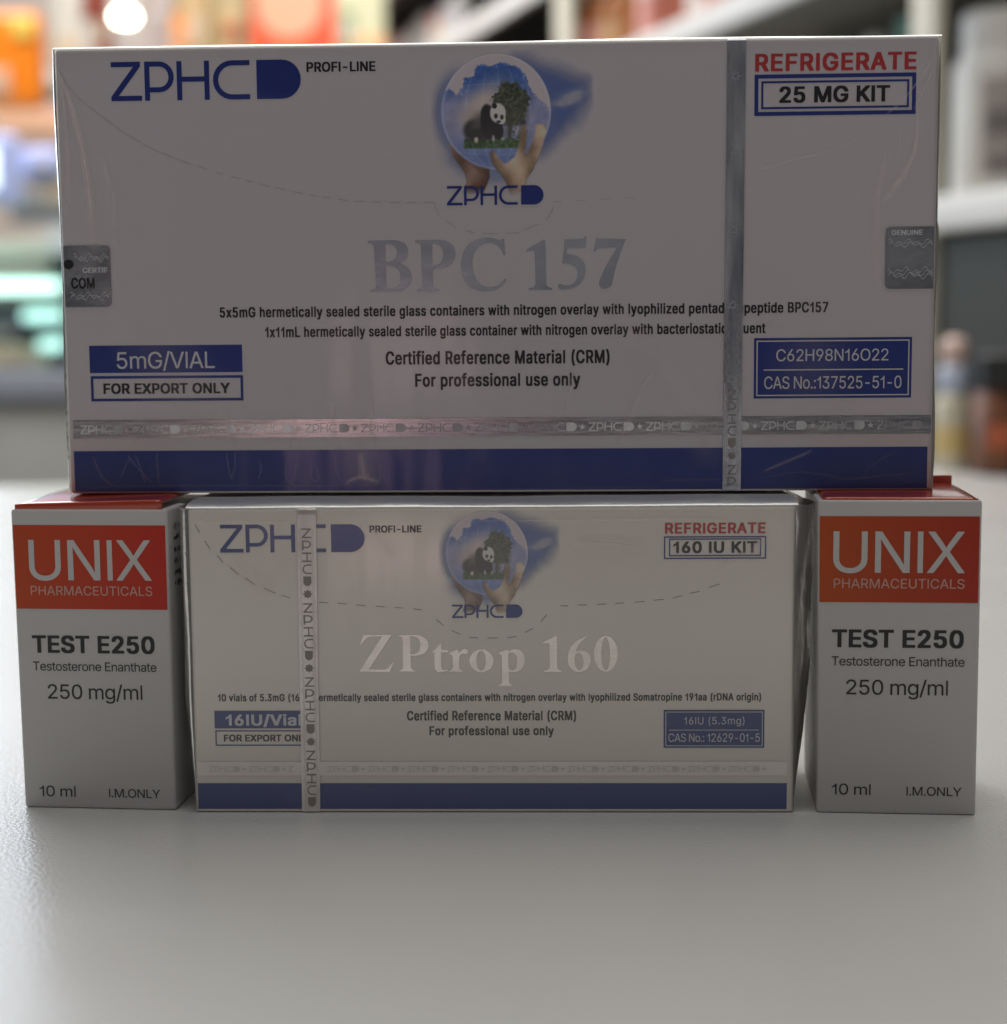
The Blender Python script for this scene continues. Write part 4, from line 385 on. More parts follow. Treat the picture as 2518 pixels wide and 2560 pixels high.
p|224|24,-64,22,-63,22,-61,22,181,24,182,78,182,82,180,94,184,144,184,156,182,164,179,170,176,180,170,184,166,190,160,198,150,205,136,210,116,211,107,211,74,210,65,205,45,197,29,187,17,180,11,170,4,158,-1,142,-4,100,-4,92,-3,84,0,82,0,81,-2,80,-63,78,-64;116,35,108,37,102,41,95,48,91,53,86,62,83,71,81,80,80,92,83,111,89,125,94,132,102,140,110,144,116,146,118,145,126,142,132,138,136,134,142,126,146,119,149,110,152,91,151,87,151,81,148,68,144,60,140,52,136,47,130,41,122,36
r|146|24,0,22,1,22,2,22,181,24,182,80,182,88,184,96,184,100,185,128,185,141,183,142,181,142,145,140,145,112,145,104,142,98,139,92,134,87,129,82,119,81,113,80,1,78,0
s|196|74,-4,60,-2,46,3,36,9,28,14,21,23,15,36,14,41,14,54,40,59,70,59,72,58,75,49,78,45,84,40,94,35,98,33,108,37,115,41,120,46,122,50,122,52,122,55,120,58,114,63,106,67,100,69,66,76,54,80,40,87,28,96,22,106,19,119,19,140,22,151,26,159,30,163,37,170,44,174,54,179,66,183,74,184,126,184,134,183,144,180,154,175,162,170,167,165,173,158,178,148,180,141,180,132,179,130,156,125,124,125,123,126,121,131,116,137,112,141,108,144,100,148,90,144,86,140,82,137,79,131,79,129,82,125,86,120,94,116,104,113,146,103,162,96,172,88,177,82,181,75,183,66,183,41,180,30,175,21,169,15,160,8,146,1,134,-2,120,-4
t|131|68,-2,52,2,43,7,36,14,30,24,28,34,28,145,26,147,2,147,1,147,0,148,0,181,2,182,26,182,27,182,28,183,28,220,28,222,30,223,84,223,86,222,86,220,86,183,88,182,120,182,122,181,123,180,122,147,120,147,88,147,87,146,86,145,86,56,87,47,88,43,90,40,94,36,98,35,120,35,122,34,127,15,127,1,126,0,122,-1,114,-2
u|217|72,-2,62,0,54,3,44,10,36,17,31,23,27,31,25,37,22,53,22,181,24,182,78,182,80,181,81,67,84,56,92,45,100,38,106,36,116,40,120,43,126,48,133,59,136,69,137,78,138,181,140,182,194,181,195,180,194,1,192,0,140,0,136,2,122,-2
v|208|74,0,73,1,70,8,5,170,6,181,8,182,64,182,66,181,75,161,100,93,104,86,104,86,109,97,140,181,144,182,201,181,202,180,202,171,201,166,134,1,132,0
w|292|62,0,61,1,8,168,8,180,9,181,66,182,68,181,70,177,91,103,92,102,115,180,116,182,176,181,178,178,198,105,200,103,201,104,224,181,282,182,284,181,284,172,283,166,233,9,229,0,228,0,171,0,170,1,167,11,148,77,146,80,146,80,144,79,120,1,118,0
x|203|8,0,7,1,7,12,66,93,65,95,12,168,11,171,12,181,14,182,74,182,76,180,102,142,102,142,104,145,128,180,130,182,192,181,193,180,193,170,150,111,138,94,138,92,142,84,195,13,194,1,192,0,132,0,102,44,100,43,98,40,70,0
y|208|28,-64,22,-63,20,-62,20,-60,20,-48,25,-29,28,-28,50,-28,56,-24,60,-21,65,-13,71,2,71,6,5,170,6,181,8,182,64,182,66,181,75,161,100,93,104,86,104,86,108,94,140,181,144,182,201,181,202,180,202,171,201,166,126,-20,121,-32,113,-45,108,-51,101,-57,92,-61,86,-64,78,-65
z|203|18,0,18,1,17,2,17,33,107,143,106,145,104,145,22,145,20,145,20,147,20,181,22,182,183,181,184,180,184,151,183,147,96,39,96,37,98,37,186,37,186,37,187,35,186,1,184,0'''
FONTS = {'R': parse(REG), 'B': parse(BOLD), 'C': parse(COND)}
def text_polys(s, font, u0, u1, v0, h, track=0):
    F = FONTS[font]; x = 0; P = []; track -= (3 if font == 'C' else 14)
    for ch in s:
        adv, cs = F[ch]
        P += [[(px + x, py) for px, py in c] for c in cs]; x += adv + track
    xs = [q[0] for c in P for q in c]; a, b = min(xs), max(xs); k = (u1 - u0) / (b - a)
    return [[(u0 + (px - a) * k, v0 + py * h / 240.0) for px, py in c] for c in P]

def path(s, f=lambda x, y: (x, y), n=7):
    """small outline language: M/L points, Q quadratic curves, A quarter-ellipse round a corner, E whole ellipse"""
    tok = re.findall(r'[A-Z]|-?[0-9.]+', s); i = 0; polys = []; cur = []; cmd = None
    def num():
        nonlocal i; i += 1; return float(tok[i - 1])
    while i < len(tok):
        if tok[i].isalpha(): cmd = tok[i]; i += 1
        if cmd == 'Z':
            if cur: polys.append(cur); cur = []
            continue
        if cmd == 'M':
            if cur: polys.append(cur)
            cur = [(num(), num())]; cmd = 'L'
        elif cmd == 'L': cur.append((num(), num()))
        elif cmd == 'Q':
            a = cur[-1]; c = (num(), num()); b = (num(), num())
            cur += [tuple((1 - t) ** 2 * a[k] + 2 * t * (1 - t) * c[k] + t * t * b[k] for k in (0, 1)) for t in [(j + 1) / n for j in range(n)]]
        elif cmd == 'A':
            a = cur[-1]; c = (num(), num()); b = (num(), num())
            for j in range(1, n + 1):
                th = math.pi / 2 * j / n
                cur.append(tuple(c[k] + (a[k] - c[k]) * (1 - math.sin(th)) + (b[k] - c[k]) * (1 - math.cos(th)) for k in (0, 1)))
        elif cmd == 'E':
            cx, cy, rx, ry = num(), num(), num(), num()
            polys.append([(cx + rx * math.cos(2 * math.pi * j / 40), cy + ry * math.sin(2 * math.pi * j / 40)) for j in range(40)])
    if cur: polys.append(cur)
    return [[f(x, y) for x, y in p] for p in polys]

LOGO = """M.01,1 L.79,1 L.79,.88 L.2,.13 L.82,.13 L.82,0 L0,0 L0,.11 L.6,.87 L.01,.87 Z
M.90,1 L1.29,1 A1.68,1 1.68,.605 A1.68,.21 1.29,.21 L1.035,.21 L1.035,0 L.90,0 Z M1.035,.87 L1.29,.87 A1.54,.87 1.54,.605 A1.54,.34 1.29,.34 L1.035,.34 Z
M1.76,1 L1.895,1 L1.895,.60 L2.49,.60 L2.49,1 L2.625,1 L2.625,0 L2.49,0 L2.49,.47 L1.895,.47 L1.895,0 L1.76,0 Z
M3.70,1 L3.22,1 A2.72,1 2.72,.5 A2.72,0 3.22,0 L3.70,0 L3.70,.13 L3.24,.13 A2.86,.13 2.86,.5 A2.86,.87 3.24,.87 L3.70,.87 Z
M3.88,1 L4.55,1 A5.05,1 5.05,.5 A5.05,0 4.55,0 L3.88,0 Z"""
def logo(u0, u1, v0, h, letters=5):
    k = (u1 - u0) / 5.05
    return path(LOGO, lambda x, y: (u0 + x * k, v0 + y * h))
def star(u, v, r, n=5, k=0.42):
    return [(u + (r if i % 2 == 0 else r * k) * math.sin(math.pi * i / n), v + (r if i % 2 == 0 else r * k) * math.cos(math.pi * i / n)) for i in range(2 * n)]

# serif titles, outlines in units of a tracing grid
BPC = """M45,122 L200,120 Q285,125 285,190 Q280,245 225,255 Q305,270 305,340 Q300,420 190,420 L55,420 L55,410 Q88,408 90,385 L80,155 Q78,135 45,134 Z M150,142 Q220,140 218,195 Q215,245 150,248 Z M152,268 Q240,265 238,340 Q235,402 185,402 Q155,402 152,385 Z
M328,122 L470,120 Q568,125 568,205 Q560,290 440,290 L432,290 L432,385 Q435,405 470,408 L470,420 L335,420 L335,410 Q365,408 368,385 L362,155 Q360,137 328,134 Z M430,142 Q495,142 495,205 Q490,270 430,272 Z
M850,118 L858,118 L865,215 L855,215 Q830,140 765,140 Q670,150 668,265 Q675,400 770,400 Q825,400 862,350 L872,355 Q830,425 740,425 Q600,415 600,270 Q605,120 755,112 Q800,112 830,130 Z
M990,185 L1090,128 L1103,130 L1108,385 Q1110,405 1143,408 L1143,418 L1003,418 L1003,408 Q1040,405 1043,385 L1040,200 Q1035,185 1020,190 L992,195 Z
M1218,125 Q1280,128 1330,122 L1340,108 L1348,110 L1340,175 L1235,175 L1228,210 Q1345,220 1342,310 Q1330,420 1200,418 Q1170,412 1178,390 Q1190,380 1215,395 Q1290,400 1295,320 Q1290,265 1203,265 Z
M1405,118 Q1430,128 1460,125 L1580,128 L1575,140 Q1520,270 1500,380 Q1490,415 1450,415 Q1415,410 1422,375 Q1440,310 1530,175 L1430,178 Q1405,180 1398,200 L1388,198 Z"""
ZPT = """M150,88 L525,88 L215,545 L420,545 Q480,535 530,458 L542,458 L492,580 L88,572 L400,108 L255,110 Q190,120 118,218 L106,216 Z
M610,92 L790,88 Q900,82 960,125 Q1018,165 1012,232 Q1005,310 930,345 Q870,368 775,365 L775,500 Q778,548 832,558 L834,572 L625,572 L625,558 Q668,550 672,500 L672,170 Q670,120 640,108 L612,108 Z M770,110 Q850,100 885,145 Q915,190 908,240 Q900,300 860,325 Q830,345 775,345 Z
M1045,318 Q1120,280 1165,208 L1185,208 L1185,285 L1275,285 L1272,320 L1182,320 L1178,480 Q1180,540 1215,550 Q1240,552 1265,540 L1268,552 Q1220,580 1150,580 Q1095,575 1092,500 L1092,322 Z
M1288,328 L1405,278 L1418,335 Q1440,285 1490,275 Q1540,275 1538,310 Q1530,345 1490,340 Q1450,325 1428,370 Q1418,390 1418,500 Q1420,548 1470,558 L1470,572 L1285,572 L1285,560 Q1335,550 1335,500 L1335,390 Q1335,350 1288,332 Z
E1716,430 160,150 E1712,428 62,128 Z
M1943,325 L2066,278 L2076,315 Q2118,270 2183,275 Q2288,295 2288,410 Q2278,570 2158,578 Q2108,580 2078,570 L2078,690 Q2083,738 2118,748 L2118,760 L1943,760 L1943,748 Q1986,738 1988,690 L1988,380 Q1983,345 1946,332 Z M2074,335 Q2098,318 2123,318 Q2193,335 2190,430 Q2186,545 2133,555 Q2083,545 2074,520 Z
M2528,190 L2703,105 L2718,105 L2718,520 Q2723,548 2786,560 L2786,575 L2540,575 L2540,560 Q2613,548 2620,520 L2620,220 Q2613,195 2583,197 L2533,208 Z
M3116,105 L3120,112 Q2978,210 2966,310 Q3008,285 3068,292 Q3163,320 3160,425 Q3148,570 3013,575 Q2863,570 2858,400 Q2868,180 3116,105 Z M2950,400 Q2958,330 3003,328 Q3068,345 3070,450 Q3063,550 3013,553 Q2953,540 2950,400 Z
E3363,338 157,236 E3361,338 58,215"""

# ------------------------------------------------------------------ the printed globe picture: a fine mesh whose vertices carry the ink colours
def lin(c): c = np.asarray(c, float) / 255.0; return np.where(c <= 0.04045, c / 12.92, ((c + 0.055) / 1.055) ** 2.4)
def vnoise(X, Y, s, seed):
    r = np.random.RandomState(seed).rand(64, 64); x = X / s; y = Y / s; xi = np.floor(x).astype(int); yi = np.floor(y).astype(int); fx = x - xi; fy = y - yi
    fx = fx * fx * (3 - 2 * fx); fy = fy * fy * (3 - 2 * fy); g = lambda a, b: r[a % 64, b % 64]
    return (g(xi, yi) * (1 - fx) + g(xi + 1, yi) * fx) * (1 - fy) + (g(xi, yi + 1) * (1 - fx) + g(xi + 1, yi + 1) * fx) * fy
def fbm(X, Y, s, seed): return sum(vnoise(X, Y, s / 2 ** k, seed + k) / 2 ** k for k in range(4)) / 1.875
def sstep(a, b, x): t = np.clip((x - a) / (b - a), 0, 1); return t * t * (3 - 2 * t)
def pdist(X, Y, P):
    """signed distance to a polygon, negative inside"""
    d = np.full(X.shape, 1e9); ins = np.zeros(X.shape, bool)
    for (ax, ay), (bx, by) in zip(P, P[1:] + P[:1]):
        ex, ey = bx - ax, by - ay; t = np.clip(((X - ax) * ex + (Y - ay) * ey) / (ex * ex + ey * ey + 1e-9), 0, 1)
        d = np.minimum(d, np.hypot(X - ax - t * ex, Y - ay - t * ey))
        c = ((ay <= Y) & (by > Y)) | ((by <= Y) & (ay > Y)); ins ^= c & (X < ax + (Y - ay) / (ey if abs(ey) > 1e-9 else 1e-9) * ex)
    return np.where(ins, -d, d)
def emblem_mesh():
    xs = np.arange(190, 1345, 5.0); ys = np.arange(215, 1290, 5.0); X, Y = np.meshgrid(xs, ys)
    rgb = np.zeros(X.shape + (3,)); rgb[:] = (110, 105, 105); al = np.zeros(X.shape)
    def over(c, a):
        nonlocal rgb, al
        a = np.clip(a, 0, 1); c = np.asarray(c, float); na = a + al * (1 - a); w = np.where(na > 1e-6, a / np.maximum(na, 1e-6), 0)[..., None]
        rgb = rgb * (1 - w) + c * w; al = na
    n1 = fbm(X, Y, 160, 1); n2 = fbm(X, Y, 45, 9); n3 = fbm(X, Y, 18, 21)
    R = np.hypot((X - 655) / 376, (Y - 638) / 390) * 380 - 380
    right = pdist(X, Y, [(790, 250), (960, 300), (1140, 370), (1310, 430), (1310, 560), (1210, 720), (1090, 840), (980, 930), (900, 960), (850, 600)])
    over((42, 58, 98), (1 - sstep(-105, 75, right + (n1 - .5) * 90)) * (0.72 + 0.5 * (n1 - .5)))
    cloud = np.exp(-(((X - 1190) / 95) ** 2 + ((Y - 545 + (X - 1190) * .3) / 42) ** 2)) + .5 * np.exp(-(((X - 1090) / 60) ** 2 + ((Y - 590) / 22) ** 2))
    over((112, 106, 106), np.clip(cloud * (.75 + n2), 0, .85) * al)
    left = np.exp(-(np.maximum(R, 0) / 55) ** 2) * sstep(520, 330, X) * sstep(230, 520, Y)
    over((66, 76, 104), left * .75)
    over((70, 80, 106), np.exp(-(np.maximum(R, 0) / 85) ** 2) * sstep(880, 1000, Y) * sstep(980, 700, X) * .8)
    D = 1 - sstep(-5, 5, R)
    over((112, 106, 110), D)
    land_l = pdist(X, Y, [(260, 200), (680, 200), (665, 322), (635, 326), (600, 335), (560, 322), (515, 338), (505, 390), (470, 410), (440, 405), (430, 470), (385, 520), (330, 480), (300, 500), (240, 600)])
    land_r = pdist(X, Y, [(640, 200), (1100, 200), (1100, 640), (1010, 615), (950, 560), (905, 515), (880, 470), (870, 410), (820, 350), (770, 325), (700, 312), (640, 322)])
    land = np.minimum(land_l, land_r) + (n3 - .5) * 34
    glow = np.exp(-(((X - 560) / 165) ** 2 + ((Y - 580 + (X - 560) * .55) / 120) ** 2))
    ocean = np.array((27, 50, 96)) * np.ones(X.shape + (1,)); f = sstep(400, 620, Y)[..., None]
    ocean = ocean * (1 - f) + np.array((82, 84, 108)) * f; f2 = sstep(720, 950, Y)[..., None]; ocean = ocean * (1 - f2) + np.array((62, 74, 106)) * f2
    ocean = ocean + (n2[..., None] - .5) * 22
    over(ocean, D * sstep(-6, 6, land))
    over((118, 108, 104), D * glow * .95 * sstep(-10, 10, land))
    over((150, 150, 165), D * sstep(.62, .8, n3) * np.exp(-(land / 40) ** 2) * sstep(0, 8, land) * .5)
    for k in (-.55, -.25, .05, .35, .62):                                            # meridians
        over((130, 134, 152), D * .20 * np.exp(-((X - 655 - 380 * k * np.sqrt(np.clip(1 - ((Y - 638) / 390) ** 2, 0, 1))) / 4) ** 2) * sstep(330, 400, Y))
    for yy in (450, 930): over((120, 126, 150), D * .16 * np.exp(-((Y - yy - ((X - 655) / 380) ** 2 * (40 if yy < 600 else -45)) / 4) ** 2))
    over((128, 128, 144), np.exp(-((R + 6) / 7) ** 2) * .36)
    tree = np.hypot((X - 757) / 130, (Y - 585) / 150) - 1 + (n3 - .5) * .55
    over(np.array((36, 40, 30)) + (fbm(X, Y, 14, 60)[..., None] - .5) * 64, (1 - sstep(-.16, .06, tree)) * .96)
    fol = np.exp(-((X - 790) / 75) ** 2) * sstep(600, 680, Y) * sstep(860, 815, Y)
    over((48, 50, 38), fol * sstep(.38, .56, n3) * .9); over((40, 40, 34), np.exp(-((X - 748) / 14) ** 2) * sstep(600, 650, Y) * sstep(840, 820, Y))
    gr = sstep(805, 835, Y + (n3 - .5) * 30) * sstep(892, 878, Y) * sstep(425, 440, X) * sstep(835, 815, X)
    over(np.array((32, 50, 28)) + (fbm(X, Y, 12, 70)[..., None] - .5) * 70, gr)
    K = (17, 17, 21); Wt = (128, 122, 118)
    def ell(cx, cy, rx, ry, c, a=1, s=.14): over(c, (1 - sstep(-s, s, np.hypot((X - cx) / rx, (Y - cy) / ry) - 1)) * a)
    ell(500, 690, 80, 70, (104, 97, 93), .85, .6); ell(492, 762, 62, 68, (26, 25, 28), 1, .35); ell(560, 735, 80, 82, (48, 45, 46), .9, .5); ell(545, 790, 80, 42, (24, 23, 25), .9, .4)
    ell(622, 715, 76, 112, K); ell(590, 660, 42, 72, K, 1, .2); ell(672, 770, 32, 60, K)
    ell(667, 648, 54, 66, Wt); ell(690, 690, 30, 34, Wt)
    ell(644, 600, 17, 19, K); ell(653, 668, 13, 17, K, .95, .3); ell(694, 676, 12, 17, K, .95, .3); ell(672, 706, 15, 9, K, .95, .3)
    ell(516, 826, 14, 18, Wt, .9, .4); ell(634, 818, 9, 22, Wt, .8, .4); ell(700, 822, 14, 12, Wt, .6, .5); ell(840, 712, 20, 18, K, .7, .4); ell(800, 770, 12, 26, Wt, .5, .6)
    sk = np.array((100, 85, 72)) + (fbm(X, Y, 110, 40)[..., None] - .5) * 70 + 26 * (np.sin((X * .8 - Y * .35) / 34.0)[..., None])
    def part(P, c, a=1, soft=9): over(c, (1 - sstep(-soft, soft, pdist(X, Y, P))) * a)
    part([(832, 728), (858, 735), (862, 820), (850, 930), (880, 960), (800, 1010), (775, 960), (800, 900), (815, 830)], sk)
    part([(930, 728), (985, 725), (1000, 770), (975, 870), (930, 985), (850, 990), (880, 900), (912, 820)], sk * 1.04)
    part([(612, 915), (640, 902), (668, 950), (712, 995), (770, 955), (860, 925), (930, 960), (905, 1035), (862, 1090), (845, 1150), (850, 1215), (745, 1215), (725, 1120), (690, 1060), (650, 1020), (622, 975)], sk * .97, sstep(1225, 1120, Y), 10)
    part([(612, 915), (628, 905), (640, 990), (690, 1060), (722, 1110), (690, 1068), (645, 1020), (618, 970)], (62, 46, 38), .7, 14)
    part([(848, 935), (856, 935), (862, 905), (900, 860), (858, 925)], (78, 62, 52), .6, 10)
    bs = np.array((66, 49, 42)) + 16 * np.sin((X + Y * .6) / 42.0)[..., None] + (fbm(X, Y, 90, 50)[..., None] - .5) * 36
    part([(322, 855), (345, 858), (362, 890), (430, 950), (510, 1000), (603, 1028), (604, 1080), (585, 1135), (560, 1200), (415, 1200), (450, 1110), (440, 1060), (400, 1000), (345, 925), (345, 900)], bs, sstep(1215, 1130, Y), 8)
    part([(470, 985), (603, 1028), (604, 1075), (560, 1060), (520, 1035)], (48, 34, 28), .55, 16)
    al *= sstep(190, 230, X) * sstep(215, 240, Y) * sstep(1340, 1300, X)
    ny, nx = X.shape; idx = np.arange(ny * nx).reshape(ny, nx); am = np.maximum.reduce([al[:-1, :-1], al[1:, :-1], al[:-1, 1:], al[1:, 1:]])
    q = np.stack([idx[1:, :-1], idx[1:, 1:], idx[:-1, 1:], idx[:-1, :-1]], -1)[am > .012]
    k = 22.05 / 752.0                                                                 # grid to millimetres
    V = np.stack([(X - 655) * k, np.zeros_like(X), (1025 - Y) * k], -1).reshape(-1, 3) * MM
    used, inv = np.unique(q, return_inverse=True); q = inv.reshape(q.shape)
    me = bpy.data.meshes.new('globe_emblem'); me.from_pydata(V[used].tolist(), [], q.tolist())
    col = np.concatenate([np.clip(lin(np.clip(rgb, 4, 250)) / 0.225, 0.004, 0.80), al[..., None]], -1).reshape(-1, 4)[used]
    at_ = me.color_attributes.new('ink', 'FLOAT_COLOR', 'POINT'); at_.data.foreach_set('color', col.astype(np.float32).ravel()); me.update(); return me
EMBLEM = emblem_mesh()
def ink_picture(name, fade, amt):
    m = mat(name, (1, 1, 1), 0.4, coat=amt); t = m.node_tree; L = t.links; b = t.nodes['Principled BSDF']
    a = N(m, 'ShaderNodeVertexColor'); a.layer_name = 'ink'; mx = N(m, 'ShaderNodeMix'); mx.data_type = 'RGBA'; mx.inputs[0].default_value = fade
    mx.inputs[7].default_value = (0.55, 0.50, 0.46, 1); L.new(a.outputs['Color'], mx.inputs[6]); L.new(mx.outputs[2], b.inputs['Base Color']); L.new(a.outputs['Alpha'], b.inputs['Alpha']); return m
PIC_A = ink_picture('globe_picture_ink', 0.0, 1.0); PIC_B = ink_picture('globe_picture_ink_faded', 0.16, 0.8)

# ------------------------------------------------------------------ carton parts
def carton_body(root, w, d, h, m, bev=0.8):
    o = box('carton_body', -w / 2 * MM, w / 2 * MM, 0.0, d * MM, 0, h * MM, m, root, bev * MM, 3)
    if m is not BOARD:                                                                # the film lies tight only on the front panel
        o.data.materials.append(BARE_CARD)
        for p in o.data.polygons: p.material_index = 0 if p.normal.y < -.9 else 1
    return o
def film_shell(root, w, d, h, left, right, top, seed):
    """loose film standing off the side and top edges: three lofted strips in one skin"""
    V = []; Fc = []
    def loft(rows, cols, fn):
        b = len(V)
        for i in range(rows + 1):
            for j in range(cols + 1): V.append(fn(i / rows, j / cols))
        for i in range(rows):
            for j in range(cols):
                a = b + i * (cols + 1) + j; Fc.append((a, a + 1, a + cols + 2, a + cols + 1))
    def prof(t, b, dd):            # from the front edge, out by b, and back along the depth
        if t < .45:
            a = t / .45 * math.pi / 2; return b * math.sin(a) ** .9, -0.0004 + (0.0022 + b) * (1 - math.cos(a))
        s = (t - .45) / .55; return b * (1 - .55 * s) + .0003, 0.0018 + b + (dd - 0.0018 - b) * s
    def wr(a, b, k): return mnoise.noise(Vector((a * k, b * k, seed)))
    for sgn, bf in ((-1, left), (1, right)):
        def side(i, j, sgn=sgn, bf=bf):
            z = i * h; b = bf(i) * MM; x, y = prof(j, b, d * MM)
            fold = b * .20 * wr(j * 1.6, i * 1.4 + j * 2.2, 2.6) + b * .05 * wr(j, i * 5, 5)
            return Vector((sgn * ((w / 2 - .25) * MM + x + fold * min(1, j * 4)), y + fold * .5 * min(1, j * 4), (0.2 + z * .997) * MM))
        loft(70, 22, side)
    def lid(i, j):
        x = (i - .5) * (w + .6); b = top(i) * MM; zz, y = prof(j, b, d * MM)
        fold = b * .16 * wr(i * 3.2, j * 1.5, 2.2)
        return Vector((x * MM, y, (h - .25) * MM + zz + fold * min(1, j * 4)))
    loft(90, 16, lid)
    o = pydata('shrink_wrap', V, Fc, FILM, root, True); o.data.materials.append(FILM_TOP)
    for p in o.data.polygons[len(Fc) - 90 * 16:]: p.material_index = 1
    return o
def strip(name, polys, m, parent, layer): return fill(name, polys, m, parent, layer)
def tape_vertical(root, u0, u1, h, m, layer, d, tilt=0.0):
    """security tape running down the front and folded over the top and bottom edges"""
    V = []; Fc = []; n = 60; y0 = -layer * LAYER
    rows = [(6.0, h + .12), (1.0, h + .10), (.35, h - .05)] + [(None, h - .5 - (h - .9) * i / n) for i in range(n + 1)] + [(.35, .05)]
    for yy, z in rows:
        s = tilt * (1 - z / h)
        for k in range(9):
            t = k / 8; crease = 0.00005 * math.sin(t * math.pi) + 0.00003 * mnoise.noise(Vector((t * 3, z * .25, u0)))
            V.append(((u0 + s + (u1 - u0) * t) * MM, (y0 - crease) if yy is None else yy * MM + y0, z * MM))
    for i in range(len(rows) - 1):
        for k in range(8): a = i * 9 + k; Fc.append((a, a + 9, a + 10, a + 1))
    return pydata('security_tape', V, Fc, m, root, True)
def wave_lines(u0, u1, v0, v1, amp, period, n, t=0.05):
    out = []
    for k in range(n):
        for side in (0, 1):
            L = []; Rr = []; m = int((v1 - v0) / .22)
            for i in range(m + 1):
                v = v0 + (v1 - v0) * i / m; a = amp * math.sin(2 * math.pi * v / period + (0 if side == 0 else math.pi)); u = (u0 + .25 + .16 * k + abs(a)) if side == 0 else (u1 - .25 - .16 * k - abs(a))
                L.append((u, v)); Rr.append((u + t, v))
            out.append(L + Rr[::-1])
    return out
def stacked_word(uc, v_top, cell, wd, upto, down=None):
    """the tape's word down the strip, one letter above the next, some of them turned a quarter"""
    P = []; k = 0; v = v_top
    G = [path(x) for x in LOGO.split('\n')]; off = (0, .90, 1.76, 2.72, 3.88); wid = (.82, .78, .865, .98, 1.17); turn = (0, 0, 1, 0, 1)
    while v > upto:
        q = k % 6
        if q == 5: P.append(star(uc, v - cell * .6, wd * .48, 8, .66)); v -= cell * 1.25
        else:
            for c in G[q]:
                pts = []
                for x, y in c:
                    a, b = (x - off[q]) / wid[q], y
                    if turn[q]: a, b = b, 1 - a
                    pts.append((uc + (a - .5) * wd * (.92 if q != 4 else .8), v - cell * .92 + b * cell * .80))
                P.append(pts)
            v -= cell
        k += 1
    return [p for p in P if min(q[1] for q in p) > .3]
def dashes(segs, t=0.14):
    out = []
    for a, b in segs:
        dx, dy = b[0] - a[0], b[1] - a[1]; l = math.hypot(dx, dy) or 1; nx, ny = -dy / l * t / 2, dx / l * t / 2
        out.append([(a[0] + nx, a[1] + ny), (a[0] - nx * .6, a[1] - ny * .6), (b[0] - nx, b[1] - ny), (b[0] + nx * .6, b[1] + ny * .6)])
    return out
def quads(name, polys, m, parent, layer):
    V = []; Fc = []
    for p in polys:
        Fc.append(tuple(range(len(V), len(V) + len(p)))); V += [(q[0] * MM, -layer * LAYER, q[1] * MM) for q in p]
    return pydata(name, V, Fc, m, parent)
def chop(P, on, off, jit=0.3):
    """dashes along a polyline"""
    out = []; pos = 0; pen = True; left = on
    for a, b in zip(P, P[1:]):
        l = math.hypot(b[0] - a[0], b[1] - a[1]); s = 0
        while s < l:
            st = min(left, l - s)
            if pen: out.append(((a[0] + (b[0] - a[0]) * s / l, a[1] + (b[1] - a[1]) * s / l), (a[0] + (b[0] - a[0]) * (s + st) / l, a[1] + (b[1] - a[1]) * (s + st) / l)))
            s += st; left -= st
            if left <= 1e-6: pen = not pen; left = (on if pen else off) * (1 + random.uniform(-jit, jit))
    return out

# ================================================================== setting: the table
TABLE = mat('white_laminate', (0.60, 0.59, 0.57), 0.24); mottled(TABLE, (0.580, 0.575, 0.565), (0.615, 0.61, 0.60), 6)
speckled(TABLE)
a_ = bump(TABLE, 1250, 0.42, 0.00034, 'Normal', (1, 1, 1), 2); bump(TABLE, 1700, 0.12, 0.0002, 'Normal', (1, 1, 1), 1, into=a_)
bm = bmesh.new()
c_ = [(-1.5, -0.35), (1.3, -0.35), (1.3, 1.30), (-1.5, 0.90)]
lo = [bm.verts.new((x, y, -0.03)) for x, y in c_]; hi = [bm.verts.new((x, y, 0)) for x, y in c_]
bm.faces.new(hi); bm.faces.new(lo[::-1])
for i in range(4): bm.faces.new((lo[i], lo[(i + 1) % 4], hi[(i + 1) % 4], hi[i]))
bmesh.ops.bevel(bm, geom=list(bm.edges), offset=0.003, segments=3, affect='EDGES')
tag(bm_obj('table_top', bm, TABLE, None, rad(40)), 'white laminate counter top with a fine orange peel grain', 'table', kind='structure')
FLOORM = mat('grey_shop_floor', (0.30, 0.30, 0.29), 0.5); mottled(FLOORM, (0.27, 0.27, 0.26), (0.34, 0.34, 0.33), 3)
tag(box('floor', -4, 4, -1, 5, -0.95, -0.90, FLOORM), 'grey shop floor behind the counter', 'floor', kind='structure')

# ================================================================== the large kit carton on top
TO = dict(w=177.927, h=90.718, d=38.0)
A = empty('medicine_kit_carton', (-0.00144, 0.345299, 0.064113), rad(-2.474))
tag(A, 'large film wrapped white carton with grey blue foil title, lying across the smaller boxes', 'carton')
I = INK_A
carton_body(A, TO['w'], TO['d'], TO['h'], I['card'], 0.9)
fill('navy_stripe', [rect(-88.0, 88.0, 0.45, 8.95)], I['navy'], A, 1)
fill('brand_logo', logo(-77.6, -38.8, 80.2, 7.75), I['navy'], A, 1)
fill('line_name', text_polys('PROFI-LINE', 'B', -37.6, -23.6, 85.4, 1.95), I['black'], A, 1)
fill('storage_warning', text_polys('REFRIGERATE', 'B', 52.5, 84.4, 84.15, 3.45, 14), I['red'], A, 1)
g = fill('kit_badge', frame(52.4, 84.4, 75.45, 83.55, .78) + frame(53.75, 83.05, 76.75, 82.25, .42), I['navy'], A, 1)
fill('badge_lettering', text_polys('25 MG KIT', 'B', 57.35, 79.3, 77.95, 3.2), I['black'], g, 1)
e_ = link('globe_emblem', EMBLEM, PIC_A, A); e_.location = (0.65 * MM, -LAYER, 65.7 * MM)
fill('brand_logo', logo(-9.5, 10.1, 58.5, 3.85), I['navy'], A, 2)
